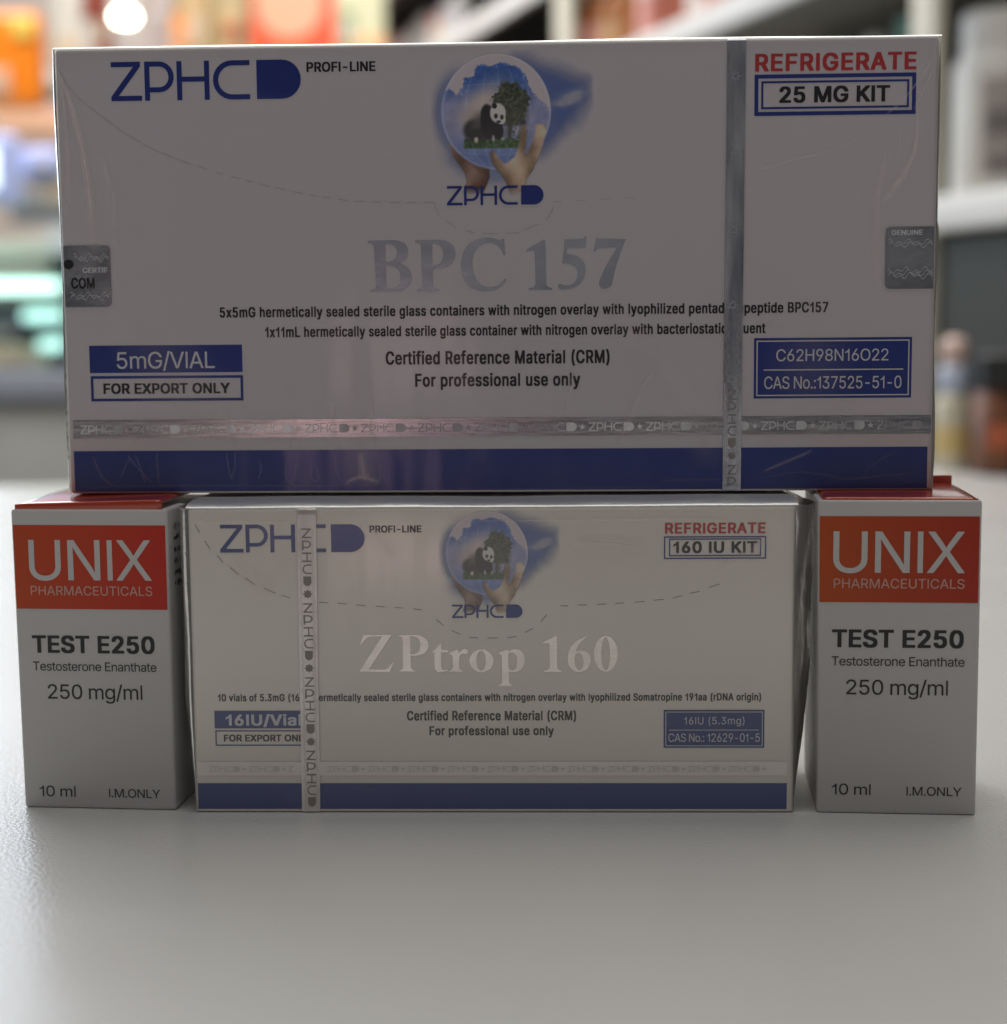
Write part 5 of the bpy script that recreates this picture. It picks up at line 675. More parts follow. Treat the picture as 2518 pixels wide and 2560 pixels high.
to_mm = lambda x, y: (-27.3 + (x / 1904.0) * 65.08, 55.8 - (y / 1666.0) * 57.57)
fill('product_title', path(BPC, to_mm), FOIL_DARK, A, 1)
fill('contents_text', text_polys('5x5mG hermetically sealed sterile glass containers with nitrogen overlay with lyophilized pentadecapeptide BPC157', 'C', -56.6, 67.6, 36.3, 2.1)
     + text_polys('1x11mL hermetically sealed sterile glass container with nitrogen overlay with bacteriostatic diluent', 'C', -47.3, 55.0, 32.2, 2.1), I['black'], A, 1)
fill('certificate_text', text_polys('Certified Reference Material (CRM)', 'C', -22.5, 23.4, 26.4, 2.7) + text_polys('For professional use only', 'C', -16.5, 17.4, 21.85, 2.65), I['black'], A, 1)
g = fill('strength_badge', [rect(-84.0, -52.15, 19.28 + 5.85, 30.75)], I['navy'], A, 1)
fill('badge_lettering', text_polys('5mG/VIAL', 'R', -78.3, -57.9, 26.0, 3.4), I['pale'], g, 2)
g = fill('export_badge', frame(-83.9, -52.1, 19.28, 24.5, .55), I['navy'], A, 1)
fill('badge_lettering', text_polys('FOR EXPORT ONLY', 'B', -81.3, -54.9, 20.8, 2.15), I['black'], g, 1)
g = fill('formula_badge', [rect(52.7, 84.5, 18.95, 31.2)], I['navy'], A, 1)
fill('badge_lettering', frame(53.2, 84.0, 19.45, 30.7, .24) + [rect(54.7, 82.8, 24.62, 24.86)] + text_polys('C62H98N16O22', 'R', 57.2, 79.8, 26.5, 2.4) + text_polys('CAS No.:137525-51-0', 'R', 54.8, 82.5, 20.9, 2.5), I['pale'], g, 2)
band = fill('security_tape', [rect(-87.9, 88.6, 11.6, 15.35)], TAPE_BAND, A, 2)
let = []; x = -86.4
while x < 86:
    L5 = logo(x, x + 9.3, 12.55, 1.75)
    let += [p for p in L5 if max(q[0] for q in p) < 88.4]; let.append(star(x + 10.45, 13.4, .72)); x += 11.72
fill('tape_lettering', [p for p in let if max(q[0] for q in p) < 88.4 and not (46.2 < sum(q[0] for q in p) / len(p) < 51)], ETCH_FADE, band, 3)
tape = tape_vertical(A, 46.95, 50.65, TO['h'], TAPE_DARK, 4, 38, -.5)
# hologram film etching on the vertical tape
P = []
for v in (83.3, 68.05, 53.0, 37.95, 23.0, 7.9): P += [star(48.6 - .5 * (1 - v / 90.7), v, 1.25, 8, .45), [(q[0], q[1]) for q in star(48.6 - .5 * (1 - v / 90.7), v, .45, 8, .8)][::-1]]
fill('tape_lettering', P, ETCH_STAR, tape, 6)
fill('tape_lettering', stacked_word(48.3, 21.0, 2.45, 1.9, 1.0), ETCH_GREY, tape, 6)
fill('guilloche_lines', wave_lines(46.55, 50.1, 1.0, 36.0, .42, 4.4, 3, .045), GUILL, tape, 6)
s1 = fill('hologram_sticker', [rrect(-88.6, -78.95, 38.7, 51.2, .9, 'bc')], STICKER, A, 3)
fill('sticker_lettering', text_polys('COM', 'B', -87.2, -82.3, 42.5, 2.2) + path('E-87.6,47.45 1.05,.98'), I['black'], s1, 4)
fill('sticker_lettering', text_polys('CERTIF', 'B', -84.7, -79.5, 45.7, 1.05), ETCH_LIGHT, s1, 4)
def waves(u0, u1, v, n, amp=.5):
    out = []
    for k in range(n):
        T = [(u0 + (u1 - u0) * i / 40, v + .55 * k + amp * math.sin(i * .55 + k) * math.sin(i * .21 + 1)) for i in range(41)]
        out.append(T + [(q[0], q[1] + .13) for q in T[::-1]])
    return out
fill('sticker_waves', waves(-86.5, -79.3, 48.4, 2, .7) + waves(-87.4, -79.3, 40.6, 2, .6), ETCH_LIGHT, s1, 4)
s2 = fill('hologram_sticker', [rrect(78.85, 88.55, 40.85, 53.2, .9, 'ad')], STICKER, A, 3)
fill('sticker_waves', waves(79.4, 88.3, 49.6, 2, .6) + waves(79.4, 88.3, 43.4, 3, .7), ETCH_LIGHT, s2, 4)
fill('sticker_lettering', text_polys('GENUINE', 'B', 80.0, 86.2, 51.6, 1.0), ETCH_LIGHT, s2, 4)
PL = [(-88.2, 86.7), (-86.6, 83.6), (-84.5, 81.0), (-80.7, 78.0), (-75.0, 73.7), (-69.3, 70.4), (-63.6, 68.1), (-55.9, 65.5), (-48.2, 63.4), (-38.5, 61.1), (-28.9, 59.6), (-19.2, 59.15), (-12.3, 59.2)]
THUMB = [(-12.3, 59.2), (-10.9, 56.2), (-7.5, 53.9), (-3.9, 52.9), (1.5, 52.7), (4.8, 52.9), (9.6, 54.8), (11.1, 55.8), (12.0, 57.7), (12.1, 59.0)]
PRr = [(12.1, 59.0), (18.5, 59.2), (24.2, 59.5), (28.6, 59.6), (34.5, 60.7), (42, 61.9), (51.1, 64.2), (59.1, 66.4), (64.5, 68.2), (71.7, 71.1), (77.1, 73.9), (80.7, 77.1), (84.2, 80.6), (87.6, 86.5)]
quads('perforation_line', dashes(chop(PL[:7], 3.2, .5), .10) + dashes(chop(PL[6:], 2.0, 1.5), .14) + dashes(chop(THUMB, 3.0, 1.4), .13), I['cut'], A, 1)
quads('perforation_line', dashes(chop(PRr[:4], 1.8, 3.0), .11), I['cut'], A, 1)
creases(A, CREASES + [([(-84, 60), (-70, 30), (-60, 12)], 14, 26, .025), ([(-30, 30), (-28, 10), (-27, 1)], 6, 12, .05), ([(70, 66), (66, 40), (62, 14)], 16, 22, .022), ([(-60, 80), (-20, 70), (20, 74)], 12, 18, .016), ([(20, 40), (38, 22), (44, 4)], 5, 9, .03)], 7)  # the added wide strips paint soft film reflections over the front
film_shell(A, TO['w'], TO['d'], TO['h'], lambda t: 1.0 + .25 * math.sin(t * 9), lambda t: .75 + .35 * math.sin(t * 14) * (t < .6), lambda t: .7 + .15 * math.sin(t * 11), 3)

# ================================================================== the smaller kit carton below
LO = dict(w=121.4, h=62.4, d=42.0)
B = empty('medicine_kit_carton', (-0.002619, 0.332497, 0.0), rad(-1.797))
tag(B, 'smaller film wrapped white carton with bright silver title standing under the large carton', 'carton')
I = INK_B
carton_body(B, LO['w'], LO['d'], LO['h'], I['card'], 0.8)
fill('navy_stripe', [rect(-60.2, 59.3, .74, 6.1)], I['navy'], B, 1)
fill('brand_logo', logo(-54.3, -25.2, 53.5, 5.6), I['navy'], B, 1)
fill('line_name', text_polys('PROFI-LINE', 'B', -24.2, -13.8, 57.4, 1.4), I['black'], B, 1)
fill('storage_warning', text_polys('REFRIGERATE', 'B', 34.7, 54.6, 56.9, 2.15, 14), I['red'], B, 1)
g = fill('kit_badge', frame(34.5, 54.75, 51.8, 56.35, .26) + frame(35.5, 53.75, 52.35, 55.9, .24), I['navy'], B, 1)
fill('badge_lettering', text_polys('160 IU KIT', 'B', 36.35, 53.0, 53.0, 2.3, 10), I['black'], g, 1)
e_ = link('globe_emblem', EMBLEM, PIC_B, B); e_.location = (-.75 * MM, -LAYER, 44.8 * MM); e_.scale = (.74, 1, .74)
for s in e_.material_slots: s.link = 'OBJECT'
e_.material_slots[0].material = PIC_B; EMBLEM.materials[0] = PIC_A
fill('brand_logo', logo(-7.9, 6.25, 40.05, 2.7), I['navy'], B, 2)
to_mm = lambda x, y: (-28.09 + x / 1904.0 * 28.87, 38.08 - .08 * x / 1904.0 - y / 846.0 * 13.14)
fill('product_title', path(ZPT, to_mm), FOIL_PALE, B, 1)
fill('contents_text', text_polys('10 vials of 5.3mG (16IU) hermetically sealed sterile glass containers with nitrogen overlay with lyophilized Somatropine 191aa (rDNA origin)', 'C', -55.6, 54.0, 23.1, 1.5), I['black'], B, 1)
fill('certificate_text', text_polys('Certified Reference Material (CRM)', 'C', -17.25, 16.9, 19.1, 1.95) + text_polys('For professional use only', 'C', -12.75, 12.4, 16.05, 1.85), I['black'], B, 1)
g = fill('strength_badge', [rect(-56.4, -35.6, 17.5, 21.15)], I['navy'], B, 1)
fill('badge_lettering', text_polys('16IU/Vial', 'B', -54.1, -38.75, 18.1, 2.3, 8), I['pale'], g, 2)
g = fill('export_badge', frame(-56.3, -35.7, 13.9, 17.1, .24), I['navy'], B, 1)
fill('badge_lettering', text_polys('FOR EXPORT ONLY', 'B', -54.6, -37.0, 14.8, 1.4), I['black'], g, 1)
g = fill('formula_badge', [rect(34.5, 54.7, 13.4, 21.2)], I['navy'], B, 1)
fill('badge_lettering', frame(34.85, 54.35, 13.75, 20.85, .16) + [rect(35.6, 53.6, 17.0, 17.15)] + text_polys('16IU (5.3mg)', 'R', 38.6, 50.7, 18.25, 1.5, 20) + text_polys('CAS No.: 12629-01-5', 'R', 35.45, 53.8, 14.65, 1.72), I['pale'], g, 2)
band = fill('security_tape', [rect(-60.2, 59.3, 7.75, 10.6)], TAPE_BAND_PALE, B, 2)
let = []; x = -57.8
while x < 52: let += logo(x, x + 6.4, 8.5, 1.2); let.append(star(x + 7.2, 9.1, .5)); x += 8.1
fill('tape_lettering', [p for p in let if not (-40 < sum(q[0] for q in p) / len(p) < -34)], ETCH_FAINT, band, 3)
tape = tape_vertical(B, -38.6, -34.85, LO['h'], TAPE_PALE, 4, 42, -.35)
fill('tape_lettering', stacked_word(-36.85, 58.6, 2.42, 2.0, .6), ETCH_GREY, tape, 6)
fill('guilloche_lines', wave_lines(-38.75, -35.15, .8, 58.5, .36, 4.6, 3, .05), ETCH_FAINT, tape, 5.5)
PA = [(-59.27, 59.19), (-58.36, 57.53), (-57.39, 55.87), (-56.31, 54.21), (-55.0, 52.93), (-53.76, 51.52), (-52.39, 50.49), (-50.7, 49.02), (-49.39, 48.3), (-47.44, 46.96), (-45.75, 46.29), (-43.36, 45.21), (-42.15, 44.77), (-40.46, 44.25), (-34.62, 43.38), (-32.85, 43.2), (-30.87, 43.14), (-29.04, 42.98), (-27.14, 42.79), (-25.24, 42.61), (-23.21, 42.52), (-21.43, 42.36), (-19.41, 42.23), (-17.63, 42.12),
      (-15.65, 41.91), (-13.87, 41.78), (-11.11, 39.76), (-9.61, 38.56), (-8.06, 37.53), (-6.28, 36.75), (-4.48, 36.15), (-2.63, 35.97), (-0.77, 35.97), (1.26, 35.96), (3.2, 35.95), (4.97, 36.29), (6.75, 37.02), (8.36, 37.99), (9.96, 39.26), (11.12, 40.66),
      (13.89, 42.45), (15.41, 42.44), (17.35, 42.58), (19.15, 42.65), (21.17, 42.7), (23.03, 42.81), (24.83, 42.91), (26.63, 43.02), (28.56, 43.1), (30.63, 43.31), (32.43, 43.5), (34.5, 43.72), (36.29, 43.91), (38.14, 44.46), (39.74, 44.88), (41.67, 45.29), (43.45, 46.04), (45.65, 46.81)]
quads('perforation_line', dashes(list(zip(PA[::2], PA[1::2])), .13), I['cut'], B, 1)
film_shell(B, LO['w'], LO['d'], LO['h'], lambda t: .2 + 2.3 * min(1, t * 2.6) * (.93 + .07 * math.sin(t * 9)), lambda t: .25 + 4.0 * min(1, max(0, t - .02) * 2.0) * (.94 + .06 * math.sin(t * 8)),
           lambda t: 1.1 + .10 * math.sin(t * 9), 8)
creases(B, [([(-26, 59.5), (-22, 56), (-19.5, 52)], 3, 6, .045), ([(-24.5, 59), (-22, 57.2)], .5, 1.4, .05), ([(-52, 53), (-47.5, 48.5), (-43, 46.5)], 4, 6, .04), ([(-47.5, 49.5), (-46.4, 46.2)], .4, 1.0, .05), ([(16, 55.5), (24, 55.2), (31, 54.2)], 2.5, 4.5, .09), ([(-8, 59.6), (20, 59.8), (50, 60)], .3, .35, .30), ([(-59, 59.7), (-40, 59.6)], .2, .25, .22), ([(44, 50), (51, 53), (57, 58)], .8, 3.0, .05)], 7)  # pinkish strips painting film reflections on the smaller carton

# ================================================================== the two vial boxes
def vial_box(loc, rz, w, h, label, lid_pts, ca, cb, tab, lean):
    R_ = empty('vial_box', loc, rz); tag(R_, label, 'carton', 'boxes standing either side of the small kit')
    bo = carton_body(R_, w, w, h, BOARD, 0.7)
    for v in bo.data.vertices:                                                        # pressed out of square
        if v.co.x < 0: v.co.x += lean * MM * (.3 - 1.3 * v.co.z / (h * MM))
    L_ = lambda v: -w / 2 + .35 + lean * (.3 - 1.3 * v / h)
    pv0, pv1 = h - 20.45, h - 3.25
    p = fill('colour_panel', [[(L_(pv0), pv0), (w / 2 - .45, pv0), (w / 2 - .45, pv1), (L_(pv1), pv1)]], gradient_panel('orange_red_panel', ca, cb), R_, 1)
    fill('brand_lettering', text_polys('UNIX', 'R', -13.0, 12.55, h - 14.5, 8.25), BOARD_TEXT, p, 2)
    fill('brand_lettering', text_polys('PHARMACEUTICALS', 'R', -12.85, 12.6, h - 17.6, 1.9, 12), PALE_TEXT, p, 2)
    fill('product_title', text_polys('TEST E250', 'B', -13.05, 12.7, h - 29.55, 3.6), GREY_BLACK, R_, 1)
    fill('ingredient_text', text_polys('Testosterone Enanthate', 'R', -13.05, 12.95, h - 33.25, 1.85), GREY_BLACK, R_, 1)
    fill('strength_text', text_polys('250 mg/ml', 'R', -10.1, 9.8, h - 39.1, 3.0), GREY_BLACK, R_, 1)
    fill('volume_text', text_polys('10 ml', 'R', -12.7, -5.0, h - 59.65, 2.25), GREY_BLACK, R_, 1)
    fill('usage_text', text_polys('I.M.ONLY', 'R', 2.1, 12.9, h - 59.6, 1.8), GREY_BLACK, R_, 1)
    # tuck-in lid: a bowed red board with a rolled front edge
    (xl, xr, fl, fr_, bk) = lid_pts; V = []; Fc = []; nx, ny = 24, 18
    for i in range(nx + 1):
        tx = i / nx; x_ = xl + (xr - xl) * tx; zf = fl + (fr_ - fl) * tx
        for j in range(ny + 4):
            if j < 4: y_ = (.35, .32, .42, .8)[j]; z_ = (-1.2, zf - .55, zf - .15, zf)[j]
            else:
                t = (j - 3) / ny; y_ = .8 + (w - 1.2) * t; z_ = zf * (1 - t) + bk * t + .35 * math.sin(t * math.pi) * (.4 + tx * (1 - tx))
            roll = max(0, (abs(tx - .5) - .46) / .04); z_ -= .35 * roll * (j > 2)
            V.append((x_ * MM, y_ * MM, (h + z_) * MM))
    m_ = ny + 4
    for i in range(nx):
        for j in range(m_ - 1): a = i * m_ + j; Fc.append((a, a + m_, a + m_ + 1, a + 1))
    ld = pydata('lid', V, Fc, RED_LID, R_, True); sl = ld.modifiers.new('board', 'SOLIDIFY'); sl.thickness = .0004; sl.offset = -1
    if tab: box('rear_tab', 8.6 * MM, 14.9 * MM, (w - .5) * MM, (w + .1) * MM, (h - 2) * MM, (h + 2.1) * MM, RED_LID, ld, .15 * MM, 2)
    return R_
UL = vial_box((-0.083732, 0.337585, 0), rad(-5.887), 32.2, 62.1, 'white vial box with red orange panel left of the smaller carton, its lid lifted', (-15.7, 14.9, 1.05, 1.95, 1.8), (0.60, 0.075, 0.012), (0.60, 0.022, 0.008), False, .42)
UR = vial_box((0.078265, 0.328948, 0), rad(-5.567), 31.5, 63.5, 'white vial box right of the smaller carton, a red tab showing behind its lid', (-15.2, 15.0, .5, .4, .5), (0.56, 0.085, 0.006), (0.47, 0.025, 0.006), True, .36)
# tiny print on the side panel that faces the small kit
side = []; rs = random.Random(3)
for k in range(6):                                                                    # illegible: only smudged word shapes
    z = 62.1 - 3.2 - k * 2.35; u = 4.0
    while u < 17:
        w_ = rs.uniform(.25, .8); t_ = rs.uniform(0, .5); side.append(rect(u, u + w_, z - 1.45 + rs.uniform(0, .5), z - t_)); u += w_ + rs.choice((.12, .18, .25, .9))
sp = quads('side_print', side, GREY_BLACK, UL, 1); sp.location = (16.1 * MM, 0, 0); sp.rotation_euler = (0, 0, math.pi / 2)

# ================================================================== the shop behind, out of focus
def pm(name, c, rough=.5, spec=.5, **k): return mat(name, c, rough, 0.0, None, spec, **k)
WALL = pm('warm_back_wall', (0.62, 0.53, 0.48)); mottled(WALL, (0.55, 0.45, 0.40), (0.72, 0.64, 0.60), 5)
tag(box('wall', -2.2, 1.6, 3.6, 3.7, -0.9, 2.2, WALL), 'pinkish beige back wall of the shop', 'wall', kind='structure')
WHITE = pm('white_shelf_board', (0.80, 0.78, 0.75), .4); CREAM = pm('cream_upright', (0.72, 0.68, 0.56), .5); DARK = pm('dark_backing_board', (0.045, 0.046, 0.040), .6); BLK = pm('black_plastic', (0.012, 0.012, 0.012), .35)

# ---- long white shelving running away on the right
SU = empty('shelving_unit', (0.36, 1.10, 0.0), math.atan2(.958, -.287))            # local x runs along the shelf front, local -y goes into the shelf
tag(SU, 'long white shelving unit running away behind the large carton on the right', 'shelf')
for z0, th, x0, x1 in ((0.165, .026, -.35, 1.02), (0.374, .027, .20, 1.02), (0.506, .027, 1.05, 3.1), (0.663, .027, 1.05, 3.1), (0.600, .027, -.35, 1.02)):
    box('shelf_board', x0, x1, -.30, 0.0, z0, z0 + th, WHITE, SU, .003)
UNDER_SHADE = pm('brown_underside_shade', (0.13, 0.115, 0.095), .6)
for z0, x0, x1, mm_ in ((.374, .20, 1.02, UNDER_SHADE), (.506, 1.05, 3.1, BLK), (.663, 1.05, 3.1, BLK), (.600, -.35, 1.02, UNDER_SHADE)): box('shelf_underside_shade', x0, x1, -.297, -.004, z0 - .004, z0 - .0005, mm_, SU)  # dark sheets painting the shade beneath the boards
for x0, x1 in ((.163, .196), (.985, 1.035), (3.1, 3.16)): box('upright', x0, x1, -.014, -.004, -.90, 1.3, CREAM, SU, .002)
box('back_panel', -.35, 3.1, -.325, -.302, -.90, 1.3, DARK, SU)
box('base_panel', -.35, 3.1, -.05, -.012, -.90, .160, DARK, SU)
def shelf_pt(px, d, z):
    t = (px - PW / 2) / FPX; Y = (.69 + 1.044 * d) / (.3 + t); return Vector((t * Y, Y, z))
def tree(root):
    return root, list(root.children)
def copy_thing(root, loc, label, mats=None, sc=1.0, grp=None):
    r = root.copy(); COL.objects.link(r); r.location = loc; r['label'] = label; r.scale = (sc, sc, sc)
    if grp: r['group'] = grp
    for ch in root.children:
        c = ch.copy(); COL.objects.link(c); c.parent = r
        if mats and ch.name.split('.')[0] in mats:
            c.data = ch.data.copy(); c.data.materials[0] = mats[ch.name.split('.')[0]]
    return r
def bottle(loc, label, r, h, body, cap, lab, grp=None, name='bottle', cat='bottle', capr=.62, caph=.2, band=(.18, .62)):
    o = empty(name, loc); tag(o, label, cat, grp); n = h * (1 - caph)
    lathe('body', [(r * .9, 0), (r, .003), (r, n * .80), (r * .94, n * .87), (r * capr * .85, n * .96), (r * capr * .8, n)], body, o, 28)
    lathe('cap', [(r * capr, n * 1.0), (r * capr, h - .002), (r * capr * .9, h)], cap, o, 28, 14, .05)
    if lab: lathe('label', [(r * 1.012, n * band[0]), (r * 1.014, n * band[0] + .0005), (r * 1.014, n * band[1])], lab, o, 28)
    return o
AMB = pm('amber_plastic', (0.34, 0.11, 0.018), .25); PINK = pm('pink_paper', (0.70, 0.34, 0.30)); WP = pm('white_plastic', (0.78, 0.76, 0.72), .3); RUST = pm('rust_paper', (0.34, 0.08, 0.035)); GREYP = pm('grey_paper', (0.40, 0.40, 0.42)); TEAL = pm('teal_paper', (0.03, 0.24, 0.20)); PALE_TEAL = pm('pale_teal_paper', (0.30, 0.58, 0.54)); NAVYP = pm('dark_blue_plastic', (0.02, 0.025, 0.05), .3); LAV = pm('lavender_paper', (0.62, 0.60, 0.66))
ORD = ('first', 'second', 'third', 'fourth', 'fifth', 'sixth', 'seventh', 'eighth', 'ninth')
# bottles on the board beyond the upright
MAR0 = pm('maroon_cap', (0.10, 0.02, 0.015), .35); BEI0 = pm('tan_label', (0.50, 0.30, 0.14))
kinds = [(PINK, MAR0, WP, 'pink bottle'), (AMB, RUST, PINK, 'amber bottle with rust cap'), (AMB, BLK, BEI0, 'amber bottle with tan label'), (AMB, WP, AMB, 'amber bottle with white cap'), (WP, PINK, PINK, 'white bottle with pink label'), (PINK, MAR0, RUST, 'pink bottle with rust label'), (AMB, WP, RUST, 'amber bottle with rust label')]
for i, px in enumerate((1448, 1502, 1552, 1598, 1640, 1682, 1724, 1764, 1806)):
    bd, cp, lb, nm = kinds[i % 7]; y = shelf_pt(px, .05, .401)
    bottle((.36 - .287 * ((y.y - 1.1) / .958) + .05, y.y, .401), nm + (' on the lower white shelf, standing right against the cream upright' if i == 0 else ', %s from the cream upright on the lower white shelf' % ORD[i]), .0185, .092 + .012 * ((i * 5) % 3), bd, cp, lb, 'bottles on the lower white shelf')
for i, px in enumerate((962, 990, 1016, 1042, 1068, 1094, 1120, 1146, 1172)):
    y = shelf_pt(px, .06, .533); k = i % 4
    bottle((y.x, y.y, .533), ('white', 'grey', 'pale pink', 'lavender')[k] + ' bottle with dark cap, %s from the far end of the upper far shelf' % ORD[i], .021, .098 + .01 * (i % 3), (WP, GREYP, PINK, LAV)[k], (NAVYP, BLK, NAVYP, BLK)[k], (LAV, WP, WP, GREYP)[(i * 3) % 4], 'bottles on the upper far shelf')
# things on the near shelf
y = shelf_pt(2078, .10, .191); b_ = empty('product_box', (y.x, y.y, .191), rad(-15)); tag(b_, 'dark green box on the near shelf beside a white bottle', 'box')
box('carton_body', -.022, .022, -.02, .02, 0, .150, TEAL, b_, .001); box('label', -.016, .016, -.0215, -.0205, .03, .07, PALE_TEAL, b_)
y = shelf_pt(2182, .09, .191); bottle((y.x, y.y, .191), 'white bottle between the green box and the pale teal box', .0185, .158, WP, WP, CREAM)
y = shelf_pt(2256, .09, .191); b_ = empty('product_box', (y.x, y.y, .191), rad(-15)); tag(b_, 'slim pale teal box beside the cream upright', 'box')
box('carton_body', -.010, .010, -.02, .02, 0, .162, PALE_TEAL, b_, .001); box('label', -.008, .008, -.0215, -.0205, .05, .09, WP, b_)
y = shelf_pt(2486, .085, .191); t_ = empty('supplement_tub', (y.x, y.y, .191)); tag(t_, 'white supplement tub with ribbed lid and grey label on the near shelf', 'tub')
R0 = .0365; DLAB = pm('grey_tub_label', (0.42, 0.37, 0.35)); DKL = pm('dark_label_print', (0.20, 0.19, 0.18))
lathe('body', [(R0 * .93, 0), (R0, .006), (R0, .098), (R0 * .97, .104), (R0 * .83, .112), (R0 * .80, .116)], WP, t_, 48)
lathe('lid', [(R0 * .84, .1135), (R0 * .85, .138), (R0 * .80, .142)], WP, t_, 64, 32, .03)
def arc_label(name, r, a0, a1, z0, z1, m, par):
    V = []; Fc = []; n = 14
    for i in range(n + 1):
        a = rad(a0 + (a1 - a0) * i / n)
        for rr, z in ((r, z0), (r, z1), (r - .0004, z1), (r - .0004, z0)): V.append((rr * math.cos(a), rr * math.sin(a), z))
    for i in range(n):
        for k in range(4): a = i * 4 + k; bq = i * 4 + (k + 1) % 4; Fc.append((a, bq, bq + 4, a + 4))
    return pydata(name, V, Fc, m, par)
lb = arc_label('label', R0 * 1.012, 232, 340, .018, .090, DLAB, t_); arc_label('label_print', R0 * 1.03, 238, 275, .048, .066, DKL, lb); arc_label('label_print', R0 * 1.03, 242, 300, .022, .030, DKL, lb)

# things at the back of the table
p_ = at(2545, 1200, 1.10); j_ = empty('jar', (p_.x, p_.y, 0)); tag(j_, 'brown labelled jar with a wide black lid at the back of the table', 'jar')
BRN = pm('brown_jar_label', (0.20, 0.075, 0.03), .35); mottled(BRN, (0.05, 0.02, 0.012), (0.20, 0.075, 0.03), 60)
lathe('body', [(.029, 0), (.0315, .003), (.0315, .052), (.029, .056)], BRN, j_, 40); lathe('lid', [(.0325, .0565), (.0325, .077), (.031, .079)], BLK, j_, 48, 24, .03)
arc_label('label', .0323, 215, 262, .018, .034, pm('rust_jar_label', (0.40, 0.09, 0.03)), j_)
p_ = at(2380, 1192, 1.13); d_ = empty('dropper_bottle', (p_.x, p_.y, 0)); tag(d_, 'slim pale bottle with a round pink cap between the large carton and the brown jar', 'bottle')
lathe('body', [(.0112, 0), (.0125, .002), (.0125, .044), (.0105, .050), (.007, .053)], pm('cream_bottle', (0.62, 0.58, 0.46), .3), d_, 32)
lathe('collar', [(.0102, .0532), (.0106, .057), (.0106, .067), (.008, .0705)], pm('pale_blue_collar', (0.52, 0.58, 0.72), .25), d_, 32)
lathe('cap', [(.005, .0706), (.0085, .074), (.0098, .080), (.0085, .086), (.004, .0895)], pm('pink_ball_cap', (0.72, 0.52, 0.46), .25), d_, 32)
lathe('label', [(.0127, .010), (.01275, .0102), (.01275, .030)], pm('yellow_band_label', (0.66, 0.50, 0.22)), d_, 32)

# ---- glass showcase on the left
YC = 2.25
def cz(py, Y=YC): return at(0, py, Y).z
def cxp(px, Y=YC): return at(px, 700, Y).x
S = empty('display_case', (cxp(60), YC, -.90)); tag(S, 'glass display case with lit green white shelves left of the large carton', 'display case')
def sbox(name, px0, px1, py0, py1, y0, y1, m, par=None, bev=0.0):
    par = par or S; ox, oy, oz = S.location
    return box(name, cxp(px0) - ox, cxp(px1) - ox, y0, y1, cz(py1) - oz, cz(py0) - oz, m, par, bev)
BASEG = pm('grey_case_base', (0.45, 0.455, 0.43), .5); mottled(BASEG, (0.40, 0.405, 0.38), (0.50, 0.50, 0.475), 4)
sbox('base_panel', -700, 330, 1008, 2700, 0, .5, BASEG)
sbox('bottom_rail', -700, 330, 925, 1004, -.01, .5, pm('blue_grey_rail', (0.30, 0.32, 0.38), .4), None, .004)
GLS = pm('green_glass_edge', (0.42, 0.66, 0.58), .15); LED = mat('lit_led_edge', (0.6, 1, 0.9), .4, emit=(0.62, 1.0, 0.88), estr=2.0)
LEDS = mat('dim_led_edge', (0.6, 1, 0.9), .4, emit=(0.50, 0.95, 0.88), estr=1.1)
for py, x0, x1, m in ((687, -600, 148, LED), (760, 40, 150, LEDS), (832, 78, 153, LEDS)):
    g_ = sbox('glass_shelf', x0, 330, py + 8, py + 16, .02, .42, GLS); sbox('led_strip', x0 + 8, x1, py + 18, py + 46, .0, .018, m, None, .006)
sbox('glass_shelf', -700, 330, 634, 640, .02, .42, GLS)
sbox('top_frame', 34, 330, 514, 556, -.005, .03, pm('slate_case_frame', (0.17, 0.18, 0.20), .4), None, .003)
sbox('corner_post', -60, 34, 520, 925, .36, .39, pm('white_case_post', (0.66, 0.64, 0.64), .4), None, .003)
sbox('rear_panel', -700, 330, 556, 925, .44, .46, pm('pale_green_case_back', (0.62, 0.68, 0.60), .5))
def sthing(name, label, cat, px0, px1, py0, py1, dy, depth, m, bev=.004, kids=()):
    x0, x1 = cxp(px0, YC + dy), cxp(px1, YC + dy); z0, z1 = cz(py1, YC + dy), cz(py0, YC + dy)
    o = empty(name, ((x0 + x1) / 2, YC + dy, z0)); tag(o, label, cat)
    box('body', -(x1 - x0) / 2, (x1 - x0) / 2, 0, depth, 0, z1 - z0, m, o, bev, 4)
    for nm, a0, a1, b0, b1, mm_ in kids: box(nm, (x1 - x0) * (a0 - .5), (x1 - x0) * (a1 - .5), -.004, -.0005, (z1 - z0) * b0, (z1 - z0) * b1, mm_, o, .0015)
    return o
PURP = pm('dark_plum_board', (0.11, 0.10, 0.13)); BEIGE = pm('beige_board', (0.52, 0.42, 0.31)); PERI = pm('periwinkle_plastic', (0.46, 0.52, 0.86), .3); ORG = pm('orange_pouch_film', (0.92, 0.24, 0.015), .3); YEL = pm('yellow_pouch_film', (0.92, 0.62, 0.12), .3); PCH = pm('peach_paper', (0.66, 0.40, 0.26)); REDC = pm('red_card', (0.86, 0.11, 0.05), .4); LGREEN = pm('pale_lime_panel', (0.62, 0.63, 0.44)); TANP = pm('tan_pack', (0.50, 0.36, 0.19)); SILV = pm('pale_grey_pack', (0.44, 0.40, 0.39)); MAR = pm('maroon_trim', (0.24, 0.05, 0.03)); ROSE = pm('dusty_rose_pack', (0.52, 0.36, 0.32))
sthing('product_box', 'dark plum box on the bottom of the display case', 'box', -90, 62, 772, 858, .05, .06, PURP, .006, [('label', .15, .8, .2, .5, SILV)])
sthing('product_box', 'long cream box lying on the floor of the display case', 'box', -60, 112, 862, 922, .03, .05, pm('cream_pack', (0.62, 0.56, 0.42)), .004, [('label', .2, .7, .25, .75, BEIGE)])
